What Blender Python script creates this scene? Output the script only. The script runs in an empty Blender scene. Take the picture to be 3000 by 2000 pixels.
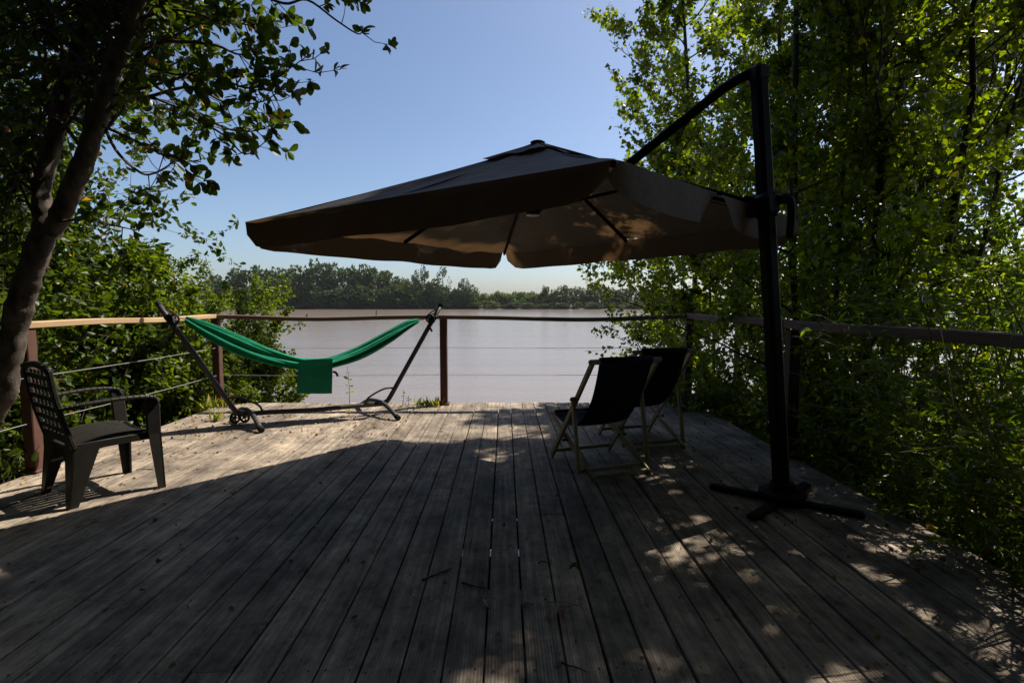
import bpy, bmesh, math, random
import numpy as np
from mathutils import Vector, Matrix

# ------------------------------------------------------------------ camera, light, exposure
S = bpy.context.scene
COL = S.collection
R = math.radians
CAM = Vector((0.0, 0.0, 1.275))
FPX = 1550.0
PITCH, YAW = R(4.243), R(0.813)
cam_d = bpy.data.cameras.new('camera')
cam = bpy.data.objects.new('camera', cam_d)
COL.objects.link(cam)
cam.location = CAM
cam.rotation_euler = (R(90) - PITCH, 0, -YAW)
cam_d.sensor_width = 36.0
cam_d.lens = FPX / 3000.0 * 36.0
cam_d.clip_start = 0.03
cam_d.clip_end = 6000
S.camera = cam

SUN = Vector((0.667, 0.438, 1.0)).normalized()
SUN_EL = math.asin(SUN.z)
SUN_AZ = math.atan2(SUN.x, SUN.y)
W = bpy.data.worlds.new('World')
S.world = W
W.use_nodes = True
nt = W.node_tree
bg = nt.nodes['Background']
sky = nt.nodes.new('ShaderNodeTexSky')
sky.sky_type = 'NISHITA'
sky.sun_disc = False
sky.sun_elevation = SUN_EL
sky.sun_rotation = SUN_AZ
sky.altitude = 20
sky.air_density = 0.85
sky.dust_density = 1.6
sky.ozone_density = 3.2
nt.links.new(sky.outputs[0], bg.inputs[0])
bg.inputs[1].default_value = 0.082
sl = bpy.data.lights.new('sun', 'SUN')
sl.energy = 5.0
sl.angle = R(0.53)
sl.color = (1.0, 0.90, 0.76)
so = bpy.data.objects.new('sun', sl)
COL.objects.link(so)
so.rotation_euler = SUN.to_track_quat('Z', 'Y').to_euler()
so.location = (20, 14, 30)
S.view_settings.view_transform = 'Standard'
S.view_settings.look = 'None'
S.view_settings.gamma = 1.0
S.view_settings.exposure = 0.88
S.view_settings.use_curve_mapping = False
S.render.engine = 'CYCLES'
S.cycles.use_denoising = True
S.cycles.max_bounces = 6
S.cycles.diffuse_bounces = 4
S.cycles.glossy_bounces = 3
S.cycles.transmission_bounces = 4
S.cycles.sample_clamp_indirect = 4.0

# ------------------------------------------------------------------ layout helper: a point of the place from its bearing
_rot = cam.rotation_euler.to_matrix()
def ray(px, py):
    return _rot @ Vector(((px - 1500.0) / FPX, (1000.0 - py) / FPX, -1.0))
def at(px, py, Y=None, z=None):
    d = ray(px, py)
    t = (Y / d.y) if Y is not None else ((z - CAM.z) / d.z)
    return CAM + d * t

# ------------------------------------------------------------------ object helpers
def link(o):
    COL.objects.link(o)
    return o
def empty(name, loc=(0, 0, 0), rz=0.0):
    o = link(bpy.data.objects.new(name, None))
    o.location = loc
    o.rotation_euler = (0, 0, rz)
    o.empty_display_size = 0.1
    return o
def tag(o, label=None, cat=None, group=None, kind=None):
    if label: o['label'] = label
    if cat: o['category'] = cat
    if group: o['group'] = group
    if kind: o['kind'] = kind
    return o
def thing(name, label, cat, loc=(0, 0, 0), rz=0.0, group=None):
    return tag(empty(name, loc, rz), label, cat, group)

class MB:
    """collects shapes and links them as one mesh object"""
    def __init__(s):
        s.v, s.f = [], []
    def add(s, vs, fs):
        b = len(s.v)
        s.v.extend([tuple(p) for p in vs])
        s.f.extend([tuple(i + b for i in f) for f in fs])
    def box(s, c, size, M=None, bev=0.0):
        x, y, z = size[0] / 2, size[1] / 2, size[2] / 2
        c = Vector(c)
        if bev <= 0:
            vs = [Vector((i * x, j * y, k * z)) for k in (-1, 1) for (i, j) in ((-1, -1), (1, -1), (1, 1), (-1, 1))]
            fs = [(3, 2, 1, 0), (4, 5, 6, 7), (0, 1, 5, 4), (1, 2, 6, 5), (2, 3, 7, 6), (3, 0, 4, 7)]
        else:
            b = min(bev, x * .9, y * .9, z * .9)
            rings = []
            for (zz, ins) in ((-z, b), (-z + b, 0), (z - b, 0), (z, b)):
                X, Y = x - ins, y - ins
                bb = b if ins == 0 else 0.35 * b
                rings.append([Vector(p + (zz,)) for p in ((-X + bb, -Y), (X - bb, -Y), (X, -Y + bb), (X, Y - bb), (X - bb, Y), (-X + bb, Y), (-X, Y - bb), (-X, -Y + bb))])
            vs = [p for r_ in rings for p in r_]
            fs = [tuple(range(7, -1, -1)), tuple(range(24, 32))]
            for r_ in range(3):
                for i in range(8):
                    j = (i + 1) % 8
                    fs.append((r_ * 8 + i, r_ * 8 + j, r_ * 8 + 8 + j, r_ * 8 + 8 + i))
        if M is not None:
            vs = [M @ p for p in vs]
        s.add([p + c for p in vs], fs)
    def bar(s, p, q, w, h, up=(0, 0, 1), bev=0.004, ext=0.0):
        """rectangular bar from p to q: w across, h along up"""
        p, q = Vector(p), Vector(q)
        d = (q - p)
        L = d.length + 2 * ext
        d.normalize()
        u = Vector(up)
        u = u - d * u.dot(d)
        if u.length < 1e-4:
            u = Vector((1, 0, 0)) - d * d.x
        u.normalize()
        x = d.cross(u)
        M = Matrix((x, d, u)).transposed()
        s.box((p + q) / 2, (w, L, h), M, bev)
    def tube(s, pts, rad, n=8, caps=True, flat=1.0):
        pts = [Vector(p) for p in pts]
        if not hasattr(rad, '__len__'):
            rad = [rad] * len(pts)
        ref = None
        vs, fs = [], []
        for i, p in enumerate(pts):
            d = (pts[min(i + 1, len(pts) - 1)] - pts[max(i - 1, 0)])
            if d.length < 1e-9: d = Vector((0, 0, 1))
            d.normalize()
            if ref is None:
                ref = Vector((0, 0, 1)) if abs(d.z) < .9 else Vector((1, 0, 0))
            ref = ref - d * ref.dot(d)
            ref.normalize()
            side = d.cross(ref)
            for k in range(n):
                a = 2 * math.pi * k / n
                vs.append(p + ref * (math.cos(a) * rad[i]) + side * (math.sin(a) * rad[i] * flat))
        for i in range(len(pts) - 1):
            for k in range(n):
                j = (k + 1) % n
                fs.append((i * n + k, i * n + j, (i + 1) * n + j, (i + 1) * n + k))
        if caps:
            fs.append(tuple(range(n - 1, -1, -1)))
            fs.append(tuple(range((len(pts) - 1) * n, len(pts) * n)))
        s.add(vs, fs)
    def grid(s, rows):
        n = len(rows[0])
        vs = [p for r_ in rows for p in r_]
        fs = [(i * n + j, i * n + j + 1, (i + 1) * n + j + 1, (i + 1) * n + j) for i in range(len(rows) - 1) for j in range(n - 1)]
        s.add(vs, fs)
    def lathe(s, prof, c=(0, 0, 0), n=16):
        c = Vector(c)
        vs, fs = [], []
        for (r_, z) in prof:
            for k in range(n):
                a = 2 * math.pi * k / n
                vs.append(c + Vector((r_ * math.cos(a), r_ * math.sin(a), z)))
        for i in range(len(prof) - 1):
            for k in range(n):
                j = (k + 1) % n
                fs.append((i * n + k, i * n + j, (i + 1) * n + j, (i + 1) * n + k))
        fs.append(tuple(range(n - 1, -1, -1)))
        fs.append(tuple(range((len(prof) - 1) * n, len(prof) * n)))
        s.add(vs, fs)
    def mesh(s, name, m, smooth=False):
        me = bpy.data.meshes.new(name)
        me.from_pydata(s.v, [], s.f)
        if m: me.materials.append(m)
        if smooth:
            me.polygons.foreach_set('use_smooth', [True] * len(me.polygons))
        me.update()
        return me
    def build(s, name, m, parent=None, smooth=False, world=True):
        o = link(bpy.data.objects.new(name, s.mesh(name, m, smooth)))
        if parent is not None:
            o.parent = parent
            if world:
                o.matrix_parent_inverse = Matrix.Translation(-parent.location) if parent.rotation_euler.z == 0 else (Matrix.Translation(parent.location) @ parent.rotation_euler.to_matrix().to_4x4()).inverted()
        return o

def roughen(mb, start, amp, freq):
    """pushes the vertices added since start in and out along a noise, for bark"""
    from mathutils import noise as mn
    for i in range(start, len(mb.v)):
        q = Vector(mb.v[i])
        d = mn.noise_vector(Vector((q.x * freq, q.y * freq, q.z * freq * .45))) * amp + mn.noise_vector(q * freq * 3.1) * amp * .4
        mb.v[i] = tuple(q + d)
def curve(pts, n=6):
    """Catmull-Rom through pts"""
    pts = [Vector(p) for p in pts]
    P = [pts[0] * 2 - pts[1]] + pts + [pts[-1] * 2 - pts[-2]]
    out = []
    for i in range(1, len(P) - 2):
        for k in range(n):
            t = k / n
            a, b, c, d = P[i - 1], P[i], P[i + 1], P[i + 2]
            out.append(0.5 * ((2 * b) + (c - a) * t + (2 * a - 5 * b + 4 * c - d) * t * t + (3 * b - a - 3 * c + d) * t ** 3))
    out.append(pts[-1])
    return out

TPL = {
    'broad': (np.array([(0, 0, 0), (-.12, .18, .03), (-.24, .42, .06), (-.28, .66, .03), (-.17, .88, -.05), (0, 1, -.13), (.17, .88, -.05), (.28, .66, .03), (.24, .42, .06), (.12, .18, .03)]), [(0, 5, 4, 3, 2, 1), (0, 9, 8, 7, 6, 5)]),
    'poplar': (np.array([(0, 0, 0), (-.46, .3, .06), (0, 1, -.04), (.46, .3, .06)]), [(0, 2, 1), (0, 3, 2)]),
    'narrow': (np.array([(0, 0, 0), (-.125, .36, .03), (0, 1, -.14), (.125, .36, .03)]), [(0, 2, 1), (0, 3, 2)]),
}
def fast_mesh(name, V, F, m):
    """V (n,3); F (m,k) arrays of one face size"""
    me = bpy.data.meshes.new(name)
    me.vertices.add(len(V))
    me.vertices.foreach_set('co', V.astype(np.float32).ravel())
    k = F.shape[1]
    me.loops.add(F.size)
    me.loops.foreach_set('vertex_index', F.astype(np.int32).ravel())
    me.polygons.add(len(F))
    me.polygons.foreach_set('loop_start', np.arange(0, F.size, k, dtype=np.int32))
    me.polygons.foreach_set('loop_total', np.full(len(F), k, dtype=np.int32))
    me.materials.append(m)
    me.update(calc_edges=True)
    return me
class Leaves:
    def __init__(s, seed, kind):
        s.r = np.random.default_rng(seed)
        s.kind = kind
        s.P, s.A, s.Z = [], [], []
    def add(s, p, axis, size):
        s.P.append(tuple(p)); s.A.append(tuple(axis)); s.Z.append(size)
    def frames(s):
        P = np.array(s.P, float); A = np.array(s.A, float); Z = np.array(s.Z, float)
        A /= np.linalg.norm(A, axis=1)[:, None] + 1e-9
        N = s.r.normal(size=A.shape) * .75
        N[:, 2] += .55
        X = np.cross(A, N); X /= np.linalg.norm(X, axis=1)[:, None] + 1e-9
        N = np.cross(X, A)
        return P, X, A, N, Z
    def mesh(s, name, m, skip=0):
        P, X, A, N, Z = s.frames()
        P, X, A, N, Z = P[skip:], X[skip:], A[skip:], N[skip:], Z[skip:]
        T, F = TPL[s.kind]
        V = P[:, None, :] + Z[:, None, None] * (T[None, :, 0:1] * X[:, None, :] + T[None, :, 1:2] * A[:, None, :] + T[None, :, 2:3] * N[:, None, :])
        F = np.array(F)
        FF = (np.arange(len(P)) * len(T))[:, None, None] + F[None]
        return fast_mesh(name, V.reshape(-1, 3), FF.reshape(-1, F.shape[1]), m)
    def build(s, name, m, parent, skip=0, kind='stuff'):
        o = link(bpy.data.objects.new(name, s.mesh(name, m, skip)))
        o.parent = parent
        o.matrix_parent_inverse = Matrix.Translation(-parent.location)
        if kind: o['kind'] = kind
        return o

# ------------------------------------------------------------------ materials
def new_mat(name):
    m = bpy.data.materials.new(name)
    m.use_nodes = True
    t = m.node_tree
    return m, t, t.nodes['Principled BSDF']
def nd(t, typ, **kw):
    n = t.nodes.new(typ)
    for k, v in kw.items():
        if k.startswith('i_'):
            key = k[2:]
            n.inputs[int(key) if key.isdigit() else key.replace('_', ' ')].default_value = v
        else:
            setattr(n, k, v)
    return n
def ramp(t, stops):
    r_ = t.nodes.new('ShaderNodeValToRGB')
    e = r_.color_ramp.elements
    while len(e) < len(stops): e.new(0.5)
    for i, (p, c) in enumerate(stops):
        e[i].position = p
        e[i].color = tuple(c) + (1,) if len(c) == 3 else c
    return r_
def mapped(t, scale, obj=False, rnd=False):
    if obj:
        tc = nd(t, 'ShaderNodeTexCoord'); src = tc.outputs['Object']
    else:
        g = nd(t, 'ShaderNodeNewGeometry'); src = g.outputs['Position']
    if rnd:
        oi = nd(t, 'ShaderNodeObjectInfo')
        mul = nd(t, 'ShaderNodeMath', operation='MULTIPLY'); mul.inputs[1].default_value = 57.0
        t.links.new(oi.outputs['Random'], mul.inputs[0])
        ad = nd(t, 'ShaderNodeVectorMath', operation='ADD')
        t.links.new(src, ad.inputs[0]); t.links.new(mul.outputs[0], ad.inputs[1])
        src = ad.outputs[0]
    mp = nd(t, 'ShaderNodeMapping')
    mp.inputs['Scale'].default_value = scale
    t.links.new(src, mp.inputs[0])
    return mp.outputs[0]
def noise(t, vec, scale, detail=4, rough=.55):
    n = nd(t, 'ShaderNodeTexNoise')
    n.inputs['Scale'].default_value = scale
    n.inputs['Detail'].default_value = detail
    n.inputs['Roughness'].default_value = rough
    t.links.new(vec, n.inputs['Vector'])
    return n.outputs[0]
def mix(t, fac, a, b, mode='MIX'):
    n = nd(t, 'ShaderNodeMix', data_type='RGBA', blend_type=mode)
    for sock, v in ((n.inputs[0], fac), (n.inputs[6], a), (n.inputs[7], b)):
        if hasattr(v, 'links'): t.links.new(v, sock)
        elif isinstance(v, (int, float)): sock.default_value = v
        else: sock.default_value = tuple(v) + (1,)
    return n.outputs[2]
def bump(t, p, h, strength=.4, dist=.005):
    b = nd(t, 'ShaderNodeBump')
    b.inputs['Strength'].default_value = strength
    b.inputs['Distance'].default_value = dist
    t.links.new(h, b.inputs['Height'])
    t.links.new(b.outputs[0], p.inputs['Normal'])
    return b
def simple(name, c1, c2, rough=.6, scale=8.0, metallic=0.0, bumps=.15, spec=.4, stretch=(1, 1, 1)):
    m, t, p = new_mat(name)
    v = mapped(t, stretch)
    n = noise(t, v, scale, 6, .6)
    r_ = ramp(t, [(.3, c1), (.7, c2)])
    t.links.new(n, r_.inputs[0])
    t.links.new(r_.outputs[0], p.inputs['Base Color'])
    p.inputs['Roughness'].default_value = rough
    p.inputs['Metallic'].default_value = metallic
    p.inputs['Specular IOR Level'].default_value = spec
    if bumps: bump(t, p, noise(t, v, scale * 6, 4), bumps, .003)
    return m
def leaf_mat(name, dark, light, old, trans, glow=.45, rough=.42, spec=.5, oldamt=.04):
    m, t, p = new_mat(name)
    g = nd(t, 'ShaderNodeNewGeometry')
    oi = nd(t, 'ShaderNodeObjectInfo')
    ad = nd(t, 'ShaderNodeMath', operation='ADD')
    t.links.new(g.outputs['Random Per Island'], ad.inputs[0]); t.links.new(oi.outputs['Random'], ad.inputs[1])
    fr = nd(t, 'ShaderNodeMath', operation='FRACT')
    t.links.new(ad.outputs[0], fr.inputs[0])
    r_ = ramp(t, [(0, dark), (.85, light), (1 - oldamt, light), (1.0 - oldamt * .8, old)])
    t.links.new(fr.outputs[0], r_.inputs[0])
    v = mapped(t, (1, 1, 1))
    n = noise(t, v, 1.6, 3)
    col = mix(t, n, r_.outputs[0], mix(t, 1.0, r_.outputs[0], (1.15, 1.05, .6), 'MULTIPLY'))
    t.links.new(col, p.inputs['Base Color'])
    p.inputs['Roughness'].default_value = rough
    p.inputs['Specular IOR Level'].default_value = spec
    tr = nd(t, 'ShaderNodeBsdfTranslucent')
    t.links.new(mix(t, 1.0, col, trans, 'MULTIPLY'), tr.inputs[0])
    mx = nd(t, 'ShaderNodeMixShader')
    mx.inputs[0].default_value = glow
    t.links.new(p.outputs[0], mx.inputs[1]); t.links.new(tr.outputs[0], mx.inputs[2])
    t.links.new(mx.outputs[0], t.nodes['Material Output'].inputs[0])
    return m
def cloth_mat(name, c1, c2, trans, amt=.3, rough=.85, weave=700):
    m, t, p = new_mat(name)
    v = mapped(t, (1, 1, 1))
    r_ = ramp(t, [(.3, c1), (.7, c2)])
    t.links.new(noise(t, v, 5, 5), r_.inputs[0])
    t.links.new(r_.outputs[0], p.inputs['Base Color'])
    p.inputs['Roughness'].default_value = rough
    p.inputs['Specular IOR Level'].default_value = .28
    fold = noise(t, mapped(t, (1, 1, 1.6)), 7, 3, .5)
    hm = nd(t, 'ShaderNodeMath', operation='MULTIPLY_ADD')
    hm.inputs[1].default_value = .03
    t.links.new(noise(t, v, weave, 2), hm.inputs[0]); t.links.new(fold, hm.inputs[2])
    bump(t, p, hm.outputs[0], .45, .035)
    tr = nd(t, 'ShaderNodeBsdfTranslucent')
    tr.inputs[0].default_value = tuple(trans) + (1,)
    mx = nd(t, 'ShaderNodeMixShader')
    mx.inputs[0].default_value = amt
    t.links.new(p.outputs[0], mx.inputs[1]); t.links.new(tr.outputs[0], mx.inputs[2])
    t.links.new(mx.outputs[0], t.nodes['Material Output'].inputs[0])
    return m

def plank_material():
    m, t, p = new_mat('weathered_decking')
    gv = mapped(t, (42, 1.5, 20), obj=True, rnd=True)
    grain = noise(t, gv, 1.0, 8, .68)
    base = ramp(t, [(.22, (.12, .102, .085)), (.46, (.23, .20, .168)), (.72, (.405, .352, .292))])
    t.links.new(grain, base.inputs[0])
    oi = nd(t, 'ShaderNodeObjectInfo')
    tone = ramp(t, [(0, (.74, .72, .71)), (.35, (.9, .89, .88)), (.7, (1.0, .98, .96)), (1, (1.12, 1.08, 1.02))])
    t.links.new(oi.outputs['Random'], tone.inputs[0])
    c = mix(t, 1.0, base.outputs[0], tone.outputs[0], 'MULTIPLY')
    # dirt and lichen stains with a shape of their own
    pv = mapped(t, (1, .7, 1))
    st = ramp(t, [(.34, (.36, .34, .33)), (.48, (.80, .79, .78)), (.62, (1.45, 1.41, 1.34))])
    t.links.new(noise(t, pv, 3.4, 10, .74), st.inputs[0])
    c = mix(t, .9, c, st.outputs[0], 'MULTIPLY')
    sp = ramp(t, [(.30, (1.3, 1.28, 1.25)), (.46, (1, 1, 1)), (.58, (.9, .9, .9)), (.68, (.34, .31, .29))])
    t.links.new(noise(t, mapped(t, (1, .62, 1)), 13, 6, .7), sp.inputs[0])
    c = mix(t, .9, c, sp.outputs[0], 'MULTIPLY')
    # knots
    vo = nd(t, 'ShaderNodeTexVoronoi'); vo.inputs['Scale'].default_value = 1.0
    t.links.new(mapped(t, (7, 2.3, 1), obj=True, rnd=True), vo.inputs['Vector'])
    kn = ramp(t, [(.05, (.3, .25, .2)), (.12, (1, 1, 1))])
    t.links.new(vo.outputs['Distance'], kn.inputs[0])
    c = mix(t, .75, c, kn.outputs[0], 'MULTIPLY')
    t.links.new(c, p.inputs['Base Color'])
    p.inputs['Roughness'].default_value = .8
    p.inputs['Specular IOR Level'].default_value = .16
    # fine lengthwise ribs and raised grain
    tc = nd(t, 'ShaderNodeTexCoord')
    wv = nd(t, 'ShaderNodeTexWave', wave_type='BANDS', bands_direction='X')
    wv.inputs['Scale'].default_value = 26.0
    wv.inputs['Distortion'].default_value = .35
    wv.inputs['Detail Scale'].default_value = 2.0
    t.links.new(tc.outputs['Object'], wv.inputs['Vector'])
    hm = nd(t, 'ShaderNodeMath', operation='MULTIPLY_ADD')
    hm.inputs[1].default_value = .55
    t.links.new(wv.outputs['Fac'], hm.inputs[0]); t.links.new(grain, hm.inputs[2])
    bump(t, p, hm.outputs[0], .55, .004)
    return m

M = {}
M['plank'] = plank_material()
M['joist'] = simple('joist_timber', (.05, .04, .03), (.1, .08, .06), .85, 10)
M['screw'] = simple('rusty_screw', (.03, .025, .02), (.06, .045, .035), .5, 40, .5)
M['post'] = simple('russet_post_paint', (.055, .024, .017), (.095, .043, .03), .7, 14, stretch=(1, 1, .25))
M['rail_dark'] = simple('brown_rail_timber', (.10, .062, .042), (.2, .13, .09), .75, 12, stretch=(.2, 1, 1))
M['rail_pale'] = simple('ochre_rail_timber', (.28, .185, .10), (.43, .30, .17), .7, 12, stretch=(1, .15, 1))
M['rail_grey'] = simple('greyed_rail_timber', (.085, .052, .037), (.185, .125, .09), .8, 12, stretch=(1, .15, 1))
M['wire'] = simple('steel_cable', (.22, .22, .22), (.36, .36, .35), .5, 30, .3, 0)
M['wire_shade'] = simple('shaded_cable', (.035, .032, .03), (.07, .062, .055), .6, 30, .2, 0)  # same cable, with the right side's shade put into its colour
M['post_shade'] = simple('shaded_post_paint', (.035, .02, .015), (.07, .035, .025), .75, 14, stretch=(1, 1, .25))  # russet posts at the right, darkened in colour for the shade there
M['dark_metal'] = simple('anthracite_metal', (.005, .005, .006), (.010, .010, .012), .6, 10, .0, .05, .1)
M['stand_metal'] = simple('grey_stand_metal', (.045, .04, .045), (.075, .068, .07), .5, 16, .2, .1)
M['black'] = simple('black_plastic', (.008, .008, .009), (.014, .014, .016), .55, 20, 0, .15, .15)
M['light_metal'] = simple('aluminium_strip', (.22, .22, .23), (.33, .33, .34), .4, 20, .5, 0)
M['canopy'] = cloth_mat('taupe_canopy_cloth', (.043, .039, .033), (.056, .051, .043), (.150, .084, .038), .27, .6)
M['hammock'] = cloth_mat('green_hammock_cloth', (.003, .19, .105), (.006, .25, .135), (.0, .30, .15), .22)
M['pouch'] = cloth_mat('green_pouch_cloth', (.003, .145, .082), (.005, .185, .10), (.0, .16, .08), .10)
M['navy'] = cloth_mat('navy_canvas', (.008, .01, .026), (.012, .016, .04), (.01, .015, .07), .12)
M['chair_wood'] = simple('varnished_chair_wood', (.27, .225, .135), (.40, .34, .22), .55, 9, stretch=(1, 1, .3))
M['resin'] = simple('dark_resin', (.013, .012, .0105), (.021, .0195, .017), .5, 12, 0, .1, .22)
M['bark_pale'] = simple('smooth_grey_bark', (.010, .008, .006), (.13, .101, .08), .85, 15, bumps=.9, stretch=(1, 1, .55))
M['bark_poplar'] = simple('poplar_bark', (.012, .011, .009), (.060, .054, .045), .9, 9, bumps=.5, stretch=(1, 1, .35))
M['bark_dark'] = simple('dark_bark', (.03, .024, .018), (.08, .062, .046), .9, 10, bumps=.4)
M['twig'] = simple('twig_bark', (.045, .032, .024), (.09, .065, .05), .85, 20)
M['cane'] = simple('bamboo_cane', (.10, .12, .03), (.22, .2, .07), .5, 10)
M['leaf_laurel'] = leaf_mat('laurel_leaf', (.020, .038, .007), (.048, .082, .013), (.36, .17, .03), (2.8, 2.7, .6), .38, .42, .3, .006)
M['leaf_bush'] = leaf_mat('bush_leaf', (.028, .050, .007), (.078, .110, .015), (.28, .11, .03), (2.6, 2.7, .5), .46, .45, .28, .006)
M['leaf_poplar'] = leaf_mat('poplar_leaf', (.022, .040, .006), (.068, .099, .011), (.34, .26, .03), (4.3, 4.1, .5), .56, .4, .4, .003)
M['leaf_bamboo'] = leaf_mat('bamboo_leaf', (.030, .056, .010), (.085, .125, .02), (.26, .20, .07), (3.0, 3.2, .6), .48, .36, .45, .02)
M['leaf_far'] = leaf_mat('far_leaf', (.030, .052, .022), (.064, .096, .036), (.07, .09, .03), (1.6, 1.8, .8), .2, .6, .2, .2)
M['leaf_far_pale'] = leaf_mat('far_willow_leaf', (.05, .085, .02), (.095, .14, .035), (.12, .15, .05), (1.7, 1.8, .8), .25, .6, .2, .2)
M['leaf_far_grey'] = leaf_mat('far_grey_leaf', (.032, .052, .028), (.058, .082, .042), (.08, .1, .05), (1.5, 1.7, .9), .2, .6, .2, .2)
M['weed'] = leaf_mat('weed_leaf', (.10, .16, .02), (.2, .28, .04), (.3, .3, .06), (2.0, 1.8, .6), .4, .5, .3, .1)
M['grass'] = leaf_mat('grass_blade', (.12, .17, .03), (.22, .28, .06), (.35, .3, .12), (1.8, 1.6, .7), .35, .5, .3, .1)
M['litter'] = leaf_mat('dry_leaf', (.09, .05, .025), (.24, .14, .06), (.34, .24, .09), (1.4, 1.2, .9), .15, .7, .2, .2)
M['dry_pale'] = simple('dry_pale_leaf', (.16, .12, .075), (.26, .2, .13), .75, 30)
M['dry_brown'] = simple('dry_brown_leaf', (.10, .05, .022), (.17, .09, .04), .75, 30)
M['soil'] = simple('bank_soil', (.05, .04, .028), (.11, .085, .055), .95, 3, bumps=.6)
M['mud'] = simple('river_mud', (.06, .04, .03), (.11, .078, .055), .8, .3, bumps=.2)
M['far_grass'] = simple('far_meadow', (.04, .07, .018), (.08, .12, .03), .9, .05, bumps=0)

def water_material():
    m, t, p = new_mat('brown_river_water')
    v = mapped(t, (1, 1, 1))
    r_ = ramp(t, [(.3, (.180, .143, .116)), (.7, (.22, .176, .142))])
    t.links.new(noise(t, v, .02, 4), r_.inputs[0])
    sk = ramp(t, [(.35, (.82, .82, .82)), (.6, (1.08, 1.08, 1.08))])
    t.links.new(noise(t, mapped(t, (.035, .5, 1)), 1.0, 5, .6), sk.inputs[0])
    t.links.new(mix(t, .35, r_.outputs[0], sk.outputs[0], 'MULTIPLY'), p.inputs['Base Color'])
    p.inputs['Roughness'].default_value = .14
    p.inputs['IOR'].default_value = 1.33
    n1 = noise(t, mapped(t, (1.2, 3.2, 1)), 1.0, 6, .6)
    n2 = noise(t, mapped(t, (.05, .22, 1)), 1.0, 3, .5)
    ad = nd(t, 'ShaderNodeMath', operation='MULTIPLY_ADD')
    ad.inputs[1].default_value = 2.0
    t.links.new(n2, ad.inputs[0]); t.links.new(n1, ad.inputs[2])
    bump(t, p, ad.outputs[0], .5, .05)
    return m
M['water'] = water_material()

# ------------------------------------------------------------------ setting: water, banks
WATER_Z = -2.2
rng = random.Random(7)
mb = MB()
mb.grid([[(x, y, WATER_Z) for x in (-2500, -300, 0, 300, 2500)] for y in (-60, 0, 40, 120, 260, 420)])
mb.build('water', M['water'])['kind'] = 'structure'

def near_h(x, y):
    # near bank: level ground behind, falling to the river; it runs farther out at the right and left
    shore = 8.0
    if x > 2.6: shore = 8.0 + min(9.0, (x - 2.6) * 3.4)
    if x < -4.4: shore = 8.0 + min(4.0, (-4.4 - x) * 1.5)
    t = (y - (shore - 6.0)) / 6.0
    t = max(0.0, min(1.6, t))
    return -0.75 - 1.75 * t + .08 * math.sin(1.7 * x + .6 * y) + .05 * math.sin(3.1 * y - x)
xs = [-60, -30, -15] + [-10 + .5 * i for i in range(51)] + [20, 30, 60]
ys = [-40, -20, -8] + [-4 + .5 * i for i in range(50)]
mb = MB()
mb.grid([[(x, y, near_h(x, y)) for x in xs] for y in ys])
mb.build('ground', M['soil'], smooth=True)['kind'] = 'structure'

FAR = 258.0
rows = []
for (y, z) in ((FAR - 4, WATER_Z - .6), (FAR - .5, WATER_Z - .02), (FAR + .6, WATER_Z + .35), (FAR + 5, WATER_Z + .8), (FAR + 40, WATER_Z + 1.6), (FAR + 600, WATER_Z + 2.0), (5000, WATER_Z + 2.0)):
    rows.append([(x, y + (1.2 * math.sin(x * .09) + .8 * math.sin(x * .31) if y < FAR + 6 else 0), z) for x in [-3000, -900, -400] + list(range(-240, 200, 6)) + [400, 900, 3000]])
mb = MB(); mb.grid(rows)
mb.build('far_bank', M['mud'], smooth=True)['kind'] = 'structure'

# ------------------------------------------------------------------ setting: the deck
DX0, DX1, DY0, DY1 = -3.62, 2.44, -1.6, 6.68
PITCHX = 0.145
mb = MB()
y = DY0 + .2
ys_j = []
while y < DY1:
    mb.box(((DX0 + DX1) / 2, y, -.125), (DX1 - DX0 - .1, .06, .15)); ys_j.append(y); y += .45
for x in (DX0 + .2, -1.6, .4, DX1 - .2):
    mb.box((x, (DY0 + DY1) / 2, -.30), (.09, DY1 - DY0 - .2, .19))
for x in (DX0 + .2, -1.6, .4, DX1 - .2):
    for yy in (-.8, 1.8, 4.2, 6.2):
        mb.tube([(x, yy, -.396), (x, yy, -3.0)], .075, 8)
deck = mb.build('deck', M['joist'])
deck['kind'] = 'structure'
plank_meshes = {}
def plank_mesh(L):
    if L not in plank_meshes:
        b = MB()
        w, h = .137, .028
        prof = [(-w / 2, -h), (-w / 2, -.004), (-w / 2 + .004, 0), (0, .0004), (w / 2 - .004, 0), (w / 2, -.004), (w / 2, -h)]
        n = len(prof)
        vs = [(x, yy, z) for yy in (-L / 2, L / 2) for (x, z) in prof]
        fs = [(i, i + n, (i + 1) % n + n, (i + 1) % n) for i in range(n)]
        fs = [tuple(reversed(f)) for f in fs]
        fs += [tuple(range(n)), tuple(range(2 * n - 1, n - 1, -1))]
        b.add(vs, fs)
        plank_meshes[L] = b.mesh('plank', M['plank'])
    return plank_meshes[L]
k = 0
x0 = -.072 - PITCHX * 24 + PITCHX / 2
joints = [1.75, 3.1, 4.0, 4.9]
xc = x0
screws = MB()
i_p = 0
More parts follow.
